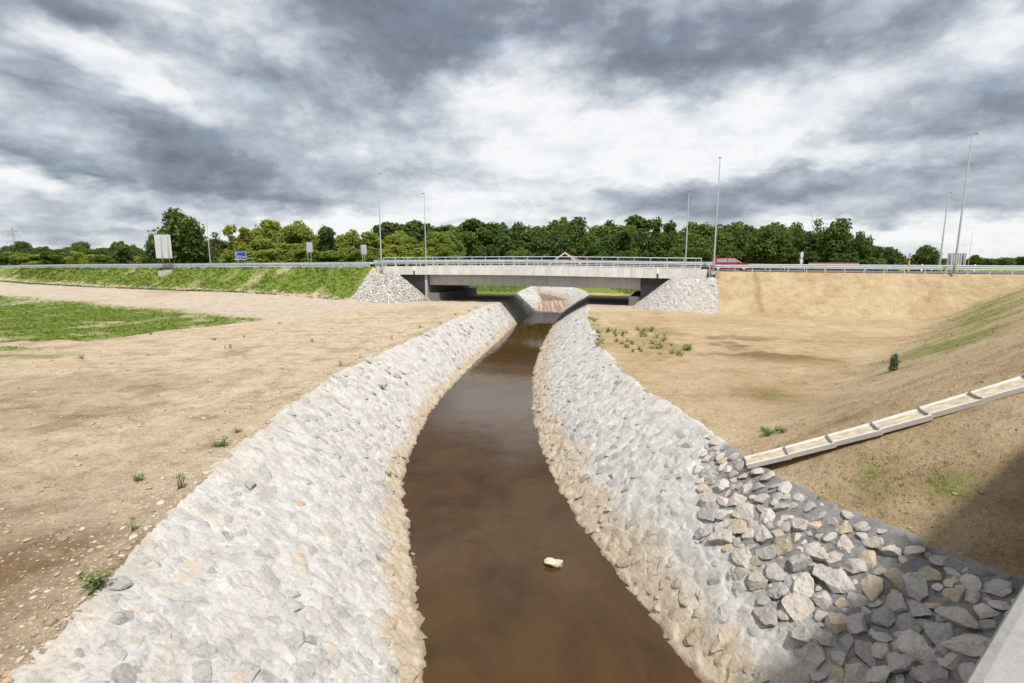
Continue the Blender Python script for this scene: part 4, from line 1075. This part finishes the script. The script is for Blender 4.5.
# ------------------------------------------------------------------ trees
def leaf_cloud(centers, radii, n, size, seed, squash=.8):
    """leaf-sized quads spread through lobes of a crown"""
    r = np.random.default_rng(seed); centers = np.array(centers); radii = np.array(radii)
    p = radii**2.2; p = p/p.sum(); k = r.choice(len(centers), n, p=p)
    d = r.normal(size=(n, 3)); d /= np.linalg.norm(d, axis=1, keepdims=True)
    rad = radii[k]*(.35+.75*np.sqrt(r.random(n)))
    # ragged lobes
    rad *= 1+.28*np.sin(d[:, 0]*5+k)*np.cos(d[:, 2]*6+k*1.7)
    C = centers[k]+d*rad[:, None]*np.array([1, 1, squash])
    nr = d*.6+r.normal(size=(n, 3))*.65+np.array([0, 0, .35]); nr /= np.linalg.norm(nr, axis=1, keepdims=True)
    t = np.cross(nr, r.normal(size=(n, 3))); t /= np.linalg.norm(t, axis=1, keepdims=True); b = np.cross(nr, t)
    s = size*r.uniform(.55, 1.35, n)[:, None]
    V = np.stack([C-t*s, C-b*s*.6, C+t*s, C+b*s*.6], 1).reshape(-1, 3)
    lobe = r.uniform(-.18, .18, len(centers))[k]
    g = np.clip(r.normal(.5, .2, n)+lobe, 0, 1); col = np.repeat(np.stack([g, g, g, 0*g+1], 1), 4, 0)
    F = np.arange(4*n).reshape(-1, 4)
    return V, F, col
def tree_proto(kind, seed):
    r = np.random.default_rng(seed); cs = []; rs = []
    if kind == 'broad':                     # 10 high, crown from 2.2
        for k in range(20):
            a = r.uniform(0, 6.28); q = r.uniform(0, 1)**.6; z = r.uniform(3.2, 8.4)
            env = 3.6*math.sqrt(max(.08, 1-((z-5.3)/4.2)**2)); cs.append((math.cos(a)*env*q*.8, math.sin(a)*env*q*.8, z)); rs.append(r.uniform(1.15, 1.95))
        cs.append((.2, 0, 8.7)); rs.append(1.25); n, size, tk = 8500, .27, .28
    elif kind == 'tall':
        for k in range(15):
            z = r.uniform(2.6, 9.0); env = 2.3*math.sqrt(max(.08, 1-((z-5.4)/5.0)**2)); a = r.uniform(0, 6.28); q = r.uniform(.1, 1)
            cs.append((math.cos(a)*env*q, math.sin(a)*env*q, z)); rs.append(r.uniform(.7, 1.25))
        cs.append((0, 0, 8.6)); rs.append(1.05); n, size, tk = 7000, .25, .24
    elif kind == 'shrub':                   # foliage to the ground, sprays upward
        for k in range(18):
            z = r.uniform(.6, 7.4); env = 3.5*math.sqrt(max(.06, 1-((z-2.8)/5.6)**2)); a = r.uniform(0, 6.28); q = r.uniform(.1, 1)
            cs.append((math.cos(a)*env*q, math.sin(a)*env*q, z)); rs.append(r.uniform(.9, 1.5))
        for k in range(9):
            a = r.uniform(0, 6.28); q = r.uniform(.2, 2.4); cs.append((math.cos(a)*q, math.sin(a)*q, r.uniform(6.6, 8.5))); rs.append(r.uniform(.5, .95))
        n, size, tk = 9000, .24, .13
    elif kind == 'thin':
        for k in range(12):
            z = r.uniform(2.5, 9.4); a = r.uniform(0, 6.28); q = r.uniform(.2, 2.0)*(1.15-z/11); cs.append((math.cos(a)*q, math.sin(a)*q, z)); rs.append(r.uniform(.35, .8))
        n, size, tk = 900, .20, .15
    V, F, C = leaf_cloud(cs, rs, n, size, seed+5, .85)
    V[:, 2] = np.maximum(V[:, 2], .15)
    crown = np_mesh('crown', V, F, C, False)
    mb = MB(); top = max(c[2] for c in cs)
    mb.tube([(0, 0, -.3), (.05, 0, 1.2), (-.06, .05, 3), (.05, 0, 5.5), (0, 0, top*.92)], [tk*1.35, tk, tk*.85, tk*.55, .04], 8)
    for c in cs[:13]:
        z0 = max(.5, c[2]*.55); m_ = ((c[0])*.5, c[1]*.5, z0+(c[2]-z0)*.6)
        mb.tube([(0, 0, z0), m_, c], [tk*.42, tk*.28, .025], 6, False)
    if kind == 'thin':
        for k in range(24):
            a = r.uniform(0, 6.28); z0 = r.uniform(2.5, 8.5); l = r.uniform(.8, 2.2); mb.tube([(0, 0, z0), (math.cos(a)*l*.6, math.sin(a)*l*.6, z0+l*.6), (math.cos(a)*l, math.sin(a)*l, z0+l*1.2)], [.06, .04, .02], 5, False)
    me = bpy.data.meshes.new('trunk'); me.from_pydata(mb.v, [], mb.f); me.update(); me.materials.append(MAT['bark'])
    crown.materials.append(MAT['leaf_mid'])
    return crown, me
PROTO = {'broad': [tree_proto('broad', 100+k) for k in range(4)], 'tall': [tree_proto('tall', 200+k) for k in range(3)], 'shrub': [tree_proto('shrub', 300+k) for k in range(4)], 'thin': [tree_proto('thin', 400)]}
tr = random.Random(11)
def tree(px, D, ytop, wpx, kind, leaf, label, name='tree', group=None, cat='tree', zbase=None):
    """a tree whose foot is D metres out, in the direction px, as tall as its top at ytop tells"""
    x = (px-512)/512*math.cos(R(PITCH))*D; zb = zbase if zbase is not None else gz0(x, D)
    el = math.atan((341.5-ytop)/512)-R(PITCH); H = 7+math.tan(el)*D-zb; W = wpx*D/512
    cr, tk = tr.choice(PROTO[kind]); root = empty(name, (x, D, zb-.1), tr.uniform(0, 6.28))
    ref = {'broad': 8.6, 'tall': 5.6, 'shrub': 8.2, 'thin': 4.6}[kind]; hh = {'broad': 9.9, 'tall': 9.8, 'shrub': 9.2, 'thin': 9.8}[kind]
    sxy = W/ref; sz = H/hh
    for me, nm in ((cr, 'crown'), (tk, 'trunk')):
        o = bpy.data.objects.new(nm, me); COL.objects.link(o); o.parent = root; o.scale = (sxy, sxy, sz)
        if nm == 'crown': o.material_slots[0].link = 'OBJECT'; o.material_slots[0].material = MAT['leaf_'+leaf]
    tag(root, label, cat, group); return root
# single trees one can tell apart
tree(178, 104, 206, 52, 'broad', 'dark', 'big dark spreading tree behind the large grey sign panel', 'broadleaf_tree')
tree(196, 108, 216, 36, 'broad', 'mid', 'mid green tree leaning against the big spreading tree by the left street lamp', 'broadleaf_tree')
tree(160, 112, 232, 26, 'broad', 'dark', 'lower dark tree at the left foot of the big spreading tree', 'broadleaf_tree')
tree(217, 104, 232, 18, 'thin', 'mid', 'thin sparse young tree right of the left street lamp', 'young_tree')
tree(122, 125, 242, 20, 'tall', 'mid', 'pointed young tree standing out of the low trees left of the grey sign panel', 'young_tree')
tree(766, 100, 224, 46, 'broad', 'mid', 'round bright green tree in front of the wood right of the bridge', 'broadleaf_tree')
tree(840, 110, 217, 48, 'broad', 'dark', 'tall dark tree at the right end of the wood', 'broadleaf_tree')
tree(815, 116, 219, 22, 'thin', 'mid', 'half bare pale tree beside the tall dark tree', 'bare_tree')
tree(858, 104, 230, 26, 'broad', 'dark', 'dark tree leaning out right of the tall dark tree', 'broadleaf_tree')
tree(886, 118, 246, 34, 'broad', 'dark', 'low dark round tree between the wood and the keep right sign', 'broadleaf_tree')
tree(872, 112, 244, 22, 'tall', 'mid', 'narrow mid green tree at the foot of the wood right of the tall dark tree', 'broadleaf_tree')
tree(925, 96, 244, 32, 'broad', 'dark', 'single round dark tree right of the keep right sign', 'broadleaf_tree')
tree(631, 106, 224, 9, 'thin', 'mid', 'dead pale trunk standing before the wood behind the bridge', 'bare_tree')
# yellow green belt behind the road, left of the bridge
for px, D, y, w in ((243, 100, 225, 34), (262, 96, 233, 34), (275, 106, 218, 34), (296, 102, 217, 32), (300, 94, 242, 40), (318, 104, 228, 26), (350, 102, 228, 34), (372, 100, 230, 30), (396, 104, 228, 34), (410, 98, 236, 26), (434, 98, 230, 34), (452, 102, 233, 26), (283, 92, 250, 36), (262, 90, 248, 30), (233, 96, 246, 24), (335, 94, 246, 34), (362, 93, 245, 34), (392, 94, 243, 34), (420, 94, 246, 32), (444, 96, 243, 30), (248, 92, 250, 34), (312, 92, 248, 34)):
    tree(px, D, y, w*1.45, 'shrub', 'yellow', 'yellow green bushy willow in the belt behind the road left of the bridge', 'willow_bush', 'yellow green willows behind the road')
tree(327, 97, 224, 22, 'tall', 'dark', 'narrow dark tree inside the yellow green willow belt', 'broadleaf_tree')
# the wood behind the bridge
wood = []
for x_ in range(215, 400, 22): wood.append((x_+tr.uniform(-5, 5), tr.uniform(140, 160), 238+tr.uniform(-4, 5), tr.uniform(34, 46)))
x = 386
while x < 806:
    wood.append((x+tr.uniform(-4, 4), tr.uniform(138, 152), 224-5*math.sin((x-386)/420*3.1)+tr.uniform(-4, 6.5), tr.uniform(30, 54))); x += 15
x = 470
while x < 830:
    wood.append((x+tr.uniform(-5, 5), tr.uniform(118, 130), 232+tr.uniform(-5, 6), tr.uniform(34, 44))); x += 17
for px, D, y, w in wood:
    if px > 440 or D > 134:
        leaf_ = 0
        kind = tr.choice(['broad', 'broad', 'tall']); leaf = tr.choice(['dark', 'dark', 'mid'])
        tree(px, D, y, w*(.8 if kind == 'tall' else 1.05), kind, leaf, 'dark green broadleaf tree in the dense wood behind the bridge', 'broadleaf_tree', 'trees of the wood behind the bridge')
for px, D, y, w in ((600, 104, 250, 34), (625, 102, 249, 36), (650, 104, 251, 30), (570, 128, 246, 30), (672, 102, 246, 26), (700, 98, 246, 30), (728, 98, 244, 30), (490, 108, 243, 26), (515, 112, 246, 30), (524, 108, 250, 30), (790, 98, 246, 30), (812, 100, 250, 28), (845, 98, 252, 34), (872, 100, 256, 28)):
    tree(px, D, y, w*1.1, 'shrub', tr.choice(['mid', 'mid', 'dark']), 'low green bush at the foot of the wood behind the bridge', 'green_bush', 'bushes at the foot of the wood', 'bush')
# far trees on the left and right
for k in range(30):
    px = -12+k*5.6+tr.uniform(-2, 2); D = tr.uniform(230, 300)
    tree(px, D, 246+3*math.sin(k*.7)+tr.uniform(-3, 3), tr.uniform(16, 24), 'broad', tr.choice(['dark', 'mid']), 'small distant dark tree in the line on the far left horizon', 'distant_tree', 'distant trees on the far left')
for k in range(22):
    px = -6+k*10.5+tr.uniform(-3, 3); tree(px, tr.uniform(120, 150), 253+tr.uniform(-4, 3), tr.uniform(24, 34), 'shrub', tr.choice(['mid', 'yellow', 'mid']), 'low green bush behind the guard rail on the left', 'green_bush', 'bushes behind the left guard rail', 'bush')
for k in range(18):
    px = 900+k*7.6+tr.uniform(-2, 2); tree(px, tr.uniform(190, 260), 259-3*math.sin(k*.5)**2+tr.uniform(-2, 1.5), tr.uniform(12, 18), 'broad', tr.choice(['dark', 'mid']), 'small distant tree on the far right horizon', 'distant_tree', 'distant trees on the far right')

# ------------------------------------------------------------------ grass and weeds
def blades(X, Y, Z, h, spread, nb, seed, w=.02):
    r = np.random.default_rng(seed); n = len(X)
    X = np.repeat(X, nb); Y = np.repeat(Y, nb); Z = np.repeat(Z, nb); h = np.repeat(h, nb)*r.uniform(.6, 1.25, n*nb); w = np.repeat(w, nb) if hasattr(w, '__len__') else w
    a = r.uniform(0, 6.28, n*nb); q = r.uniform(0, 1, n*nb)*np.repeat(spread, nb); l = r.uniform(.15, .75, n*nb)*h
    bx = X+np.cos(a)*q; by = Y+np.sin(a)*q; tx = bx+np.cos(a)*l; ty = by+np.sin(a)*l
    pa = a+1.57; dx = np.cos(pa)*w; dy = np.sin(pa)*w
    V = np.stack([np.stack([bx-dx, by-dy, Z-.02], -1), np.stack([bx+dx, by+dy, Z-.02], -1), np.stack([(bx+tx)/2+dx*.7, (by+ty)/2+dy*.7, Z+h*.65], -1), np.stack([tx, ty, Z+h], -1)], 1).reshape(-1, 3)
    g = np.clip(r.normal(.5, .22, n*nb)+np.repeat(r.uniform(-.2, .2, n), nb), 0, 1); col = np.repeat(np.stack([g, g, g, 0*g+1], 1), 4, 0)
    return V, np.arange(4*n*nb).reshape(-1, 4), col
def grass_on(name, X, Y, h, spread, nb, seed, w, mat='grass'):
    Z = ground_h(X, Y); V, F, C = blades(X, Y, Z, h, spread, nb, seed, w)
    return tag(link_mesh(name, np_mesh(name, V, F, C), MAT[mat]), kind='stuff')
# left embankment
n = 7000; u = rng.uniform(-95, -.6, n); v = rng.uniform(-5.2, -.3, n); X, Y = uv_xy(u, v); k = fbm(X*.5, Y*.5, 9, 4)*.55+.35*fbm(X*.12, Y*.12, 5, 4)+.8 > .55+rng.uniform(-.15, .25, n)
grass_on('embankment_grass', X[k], Y[k], rng.uniform(.07, .26, k.sum()), np.full(k.sum(), .30), 7, 3, .03)
# green field patch on the left
n = 26000; X = rng.uniform(-62, -15, n); Y = rng.uniform(22, 55, n); n1 = fbm(X*.12, Y*.12, 5, 4); n2 = fbm(X*.5, Y*.5, 9, 4); u, v = xy_uv(X, Y)
pt = sstep(-1.2, 1.6, Y-(26+np.maximum(0, X+26)*2.1+6*n1+8*n2))*sstep(-16, -23, X+5*n2)*sstep(-15.5, -22, v+3*n2)*(.80+.7*n2+.3*n1); k = pt > .36+rng.uniform(0, .3, n)
grass_on('field_grass', X[k], Y[k], rng.uniform(.04, .13, k.sum()), np.full(k.sum(), .16), 6, 4, .016)
# meadow beyond the bridge
n = 7000; u = rng.uniform(-30, 60, n); v = rng.uniform(19, 45, n); X, Y = uv_xy(u, v); k = (X < LT(Y)-.5) | (X > RT(Y)+5)
grass_on('meadow_grass', X[k], Y[k], rng.uniform(.1, .3, k.sum()), np.full(k.sum(), .25), 6, 5, .03)
# sparse grass on the near slope, straw on the right embankment
def pick(n, x0, x1, y0, y1, f, seed):
    r = np.random.default_rng(seed); X = r.uniform(x0, x1, n); Y = r.uniform(y0, y1, n); k = f(X, Y) > r.random(n); return X[k], Y[k], r
X, Y, r_ = pick(22000, 5, 50, 11, 55, lambda X, Y: sstep(-1.5, .8, (X-Y+6.3)/1.414)*sstep(7.5, 2.5, (X-Y+6.3)/1.414)*sstep(13, 22, Y)*np.clip(.35+.6*fbm(X*.5, Y*.5, 9, 4), 0, 1), 8)
grass_on('slope_grass', X, Y, r_.uniform(.02, .07, len(X)), np.full(len(X), .15), 4, 9, .010)
X, Y, r_ = pick(1500, 5.8, 8.6, 7.4, 10.8, lambda X, Y: (np.exp(-((X-6.9)/.55)**2-((Y-9.2)/.75)**2)+.8*np.exp(-((X-7.6)/.45)**2-((Y-8.5)/.5)**2)), 10)
grass_on('shade_grass', X, Y, r_.uniform(.015, .05, len(X)), np.full(len(X), .06), 6, 11, .004)
X, Y, r_ = pick(1500, 5.0, 16, 9.5, 24, lambda X, Y: (X > RT(Y)+.15)*.5*sstep(-.1, .4, fbm(X*.9, Y*.9, 91, 3)), 12)
grass_on('dry_grass', X, Y, r_.uniform(.02, .07, len(X)), np.full(len(X), .06), 4, 13, .005, 'straw')
X, Y, r_ = pick(2600, 5.0, 13, 4.5, 13, lambda X, Y: (X > RT(Y)+.15)*.8, 15)
grass_on('slope_litter', X, Y, r_.uniform(.006, .03, len(X)), np.full(len(X), .07), 4, 16, .008, 'straw')

# weeds as single plants: stems with leaf-shaped faces
def weed_mesh(seed, n, leaf, h, spread, flowers=False):
    r = np.random.default_rng(seed); V = []; F = []; C = []
    for k in range(n):
        a = r.uniform(0, 6.28); lean = r.uniform(.1, 1.0)*spread; hh = h*r.uniform(.55, 1.1); base = np.array([r.normal(0, .03), r.normal(0, .03), -.02])
        tip = base+np.array([math.cos(a)*lean, math.sin(a)*lean, hh])
        for j in range(7):
            t = .15+.85*j/6; p = base+(tip-base)*np.array([t, t, math.sin(t*1.57)]); b2 = r.uniform(0, 6.28); L_ = leaf*r.uniform(.6, 1.2)*(1.1-.4*t)
            d = np.array([math.cos(b2), math.sin(b2), r.uniform(-.1, .6)]); d /= np.linalg.norm(d); s = np.cross(d, [0, 0, 1]); s /= np.linalg.norm(s)+1e-6
            i = len(V); V += [p, p+d*L_*.5+s*L_*.2, p+d*L_, p+d*L_*.5-s*L_*.2]; F.append((i, i+1, i+2, i+3)); g = float(np.clip(r.normal(.5, .25), 0, 1)); C += [(g, g, g, 1)]*4
        i = len(V); w = .006; V += [base+np.array([-w, 0, 0]), base+np.array([w, 0, 0]), tip+np.array([w*.5, 0, 0]), tip-np.array([w*.5, 0, 0])]; F.append((i, i+1, i+2, i+3)); C += [(.3, .3, .3, 1)]*4
    return np_mesh('weed', np.array(V), F, np.array(C))
WM = [weed_mesh(1, 14, .10, .26, .22), weed_mesh(2, 12, .09, .2, .26), weed_mesh(3, 9, .08, .3, .12), weed_mesh(4, 40, .16, .62, .55)]
def weed(x, y, k, s, label, group=None, mat='weed', z=None, name='weed_plant', cat='weed'):
    o = bpy.data.objects.new(name, WM[k]); COL.objects.link(o); o.location = (x, y, gz(x, y) if z is None else z); o.scale = (s, s, s); o.rotation_euler = (0, 0, random.uniform(0, 6.28))
    if not WM[k].materials: WM[k].materials.append(MAT['weed'])
    o.material_slots[0].link = 'OBJECT'; o.material_slots[0].material = MAT[mat]
    return tag(o, label, cat, group)
def gpt(px, py, z=2.5):                    # where a sight line meets the level ground
    x = (px-512)/512; d = (py-341.5)/512; p = R(PITCH); v = (x, math.cos(p)-d*math.sin(p), -math.sin(p)-d*math.cos(p)); t = (z-EYE)/v[2]; return v[0]*t, v[1]*t
def hit(px, py):
    x = (px-512)/512; d = (py-341.5)/512; p = R(PITCH); v = np.array([x, math.cos(p)-d*math.sin(p), -math.sin(p)-d*math.cos(p)])
    t = np.linspace(3, 90, 3500); q = v[None]*t[:, None]; below = (EYE+q[:, 2]) < ground_h(q[:, 0], q[:, 1], False)
    i = int(np.argmax(below)); return float(q[i, 0]), float(q[i, 1])
for px, py, k, s, lab in ((97, 592, 0, 1.0, 'leafy green weed nearest the camera on the brown soil'), (222, 446, 1, 1.25, 'bushy green weed at the top edge of the left stone bank'), (238, 432, 1, .7, 'little green weed just above the bushy one by the left bank'),
                          (139, 482, 1, .8, 'flat green weed out on the bare soil left of the bank'), (181, 491, 2, 1.0, 'dull upright weed right of the flat weed by the left bank'), (134, 533, 2, .8, 'small pale weed between the leafy weed and the dull upright one')):
    x, y = hit(px, py); weed(x, y, k, s, lab)
tw = random.Random(3)
for k in range(86):
    if k < 50: px, py = tw.uniform(600, 665), tw.uniform(330, 352)
    elif k < 66: py = tw.uniform(318, 352); px = 590+ (py-318)*.35+tw.uniform(-3, 5)
    elif k < 80: px, py = tw.uniform(655, 690), tw.uniform(342, 358)
    else: px, py = tw.uniform(762, 785), tw.uniform(430, 438)
    x, y = hit(px, py); s = tw.uniform(.5, 1.35) if k < 80 else tw.uniform(.6, 1)
    if k < 80: weed(x, y, tw.choice([0, 1]), s, 'yellowish weed tuft on the sand beside the top of the right stone bank', 'weed tufts beside the right bank', tw.choice(['weed', 'leaf_yellow']))
    else: weed(x, y, 1, s*.8, 'small green weed tuft in the sand just above the foot of the concrete chute', 'weed tufts above the chute foot', 'weed')
for k in range(22):
    if k < 12: y = tw.uniform(20, 52); x = float(LT(y))-tw.uniform(.1, 1.6)
    else: x, y = gpt(tw.uniform(0, 330), tw.uniform(318, 372))
    weed(x, y, tw.choice([0, 1, 2]), tw.uniform(.5, 1.0), 'small weed on the bare soil along the left stone bank' if k < 12 else 'small weed scattered on the bare soil of the left field', 'weeds along the left bank' if k < 12 else 'weeds on the left field')
# weeds growing out of the banks
for y, t, k, s, lab in ((21.5, .55, 1, 1.3, 'green weed growing out of the middle of the left stone bank'), (15.2, .12, 1, .8, 'dark weed at the foot of the left bank near the water')):
    X, Z = bank_pt('L', np.array([y]), np.array([t])); weed(float(X[0]), y, k, s, lab, z=float(Z[0])+.03)
# dark juniper-like bush on the right slope foot
x, y = hit(893, 371)
o = empty('juniper_bush', (x, y, gz(x, y)-.03)); o.scale = (.5, .5, .6); r_ = np.random.default_rng(4)
V, F, C = leaf_cloud([(0, 0, .25), (.08, .05, .5), (-.05, 0, .75), (.05, 0, .95)], [.26, .25, .2, .13], 900, .045, 8, 1.1)
c_ = link_mesh('foliage', np_mesh('foliage', V, F, C), MAT['leaf_blue'], o)
mb = MB(); mb.tube([(0, 0, -.1), (.02, 0, .5), (0, 0, .95)], [.03, .02, .01], 6); mb.build('stem', MAT['bark'], o)
tag(o, 'single dark bluish bush on the bare slope foot at right', 'bush')

# ------------------------------------------------------------------ drainage chute
def chute():
    p0 = np.array([5.32, 10.95]); p1 = np.array([11.3, 8.86]); n = 8
    d2 = (p1-p0)/np.linalg.norm(p1-p0); root = empty('drainage_chute', (p0[0], p0[1], gz0(*p0)))
    off = Vector(root.location); inner, wall, dep = .205, .045, .08
    ts = np.linspace(0, 1, n+1); pts = []
    for t in ts:
        q = p0+(p1-p0)*t; pts.append(Vector((q[0], q[1], max(gz0(q[0], q[1]), 2.5)-.012)))
    for _ in range(6): pts = [pts[0]]+[Vector((pts[i].x, pts[i].y, max(pts[i].z, (pts[i-1].z+pts[i+1].z)*.5))) for i in range(1, n)]+[pts[n]]
    side = Vector((-d2[1], d2[0], 0))
    mat_soil = m_simple('chute_silt', (.44, .37, .27), .95, 0, .35, 6, .4, 30)
    for k in range(n):
        a, b = pts[k], pts[k+1]; dr = (b-a).normalized(); up = side.cross(dr); up = up if up.z > 0 else -up
        jog = side*random.uniform(-.025, .025)
        a2 = a-dr*.04-off+jog+up*.018; b2 = b-off+jog-up*.0
        def prof(c, g=1.0): return [tuple(c+side*(x*g)+up*z) for x, z in ((-inner-wall-.02, dep), (-inner, dep), (-inner+.05, .05), (inner-.05, .05), (inner, dep), (inner+wall+.02, dep), (inner+wall, -.03), (-inner-wall, -.03))]
        mb = MB(); mb.loft([prof(a2, .96), prof(b2, 1.05)]); sg = mb.build('segment', MAT['chute'], root, bevel=.006)
        mb = MB(); mb.loft([[tuple(c+side*x+up*z) for x, z in ((-inner+.045, .051), (inner-.045, .051), (inner-.03, .060+.012*random.random()), (-inner+.03, .060+.012*random.random()))] for c in (a2+dr*.02, b2-dr*.1)]); mb.build('silt', mat_soil, sg)
        if k:
            mb = MB(); mb.loft([[tuple(c+side*x+up*z) for x, z in ((-inner-.03, .0), (inner+.03, .0), (inner+.03, dep+.012), (inner-.012, dep+.012), (inner-.05, .07), (-inner+.05, .07), (-inner+.012, dep+.012), (-inner-.03, dep+.012))] for c in (a2-dr*.012, a2+dr*.022)]); mb.build('joint', MAT['abut'], sg)
    tag(root, 'concrete drainage chute of joined segments running down the sandy slope', 'drainage chute')
chute()

# ------------------------------------------------------------------ near bridge the picture is taken from
def near_bridge():
    dv = Vector((.806, .592, 0)).normalized(); nv = Vector((-dv.y, dv.x, 0))          # nv points out over the creek
    a = Vector((.64, .65, 0)); root = empty('near_bridge', (0, 0, 0), math.atan2(dv.y, dv.x)); root.location = (a.x, a.y, 0)
    def slab(name, s0, s1, n0, n1, z0, z1, mat, bevel=0.0):
        mb = MB(); mb.box(s0, s1, n0, n1, z0, z1); return mb.build(name, mat, root, bevel=bevel)
    slab('parapet', -16, 11.5, -.42, 0, 5.55, 6.40, MAT['parapet'], .02)
    slab('deck_slab', -16, 11.5, -9, -.06, 4.75, 5.548, MAT['girder'])
    slab('girder', -14, 9.5, -8.2, -1.0, 3.9, 4.747, MAT['girder'])
    slab('abutment', 9.5, 11.4, -8.6, -.25, 1.0, 4.747, MAT['abut'])
    tag(root, 'pale concrete parapet of the near bridge in the bottom right corner', 'bridge')
near_bridge()

# ------------------------------------------------------------------ clods and loose stones on the soil
def clods(name, X, Y, size, col, seed):
    Z = ground_h(X, Y); n = len(X); V, F, m = place_rocks(ROCK0, np.stack([X, Y, Z], -1), np.tile([0, 0, 1.], (n, 1)), size, seed, .25, .75)
    me = np_mesh(name, V.reshape(-1, 3), F, np.repeat(np.concatenate([col, np.ones((n, 1))], 1), m, 0), True)
    return tag(link_mesh(name, me, MAT['stone']), kind='stuff')
r_ = np.random.default_rng(17); n = 15000
Y = 4+42*r_.random(n)**1.7; X = LT(Y)-.05-22*r_.random(n)**2.2
s = np.clip(r_.lognormal(-.2, .65, n), .3, 4.5)*.020
cc = np.array([.40, .30, .205])*r_.uniform(.75, 1.15, (n, 1)); pk = r_.random(n) < np.where(LT(Y)-X < 1.0, .45, .06); cc = np.where(pk[:, None], np.array([.48, .415, .335])*r_.uniform(.8, 1.15, (n, 1)), cc)
clods('soil_clods', X, Y, s, cc, 18)
n = 2600; Y = 6+30*r_.random(n)**1.5; X = RT(Y)+.05+14*r_.random(n)**1.8; s = np.clip(r_.lognormal(-.3, .5, n), .3, 3)*.018
clods('slope_clods', X, Y, s, np.array([.40, .29, .165])*r_.uniform(.7, 1.2, (n, 1)), 19)
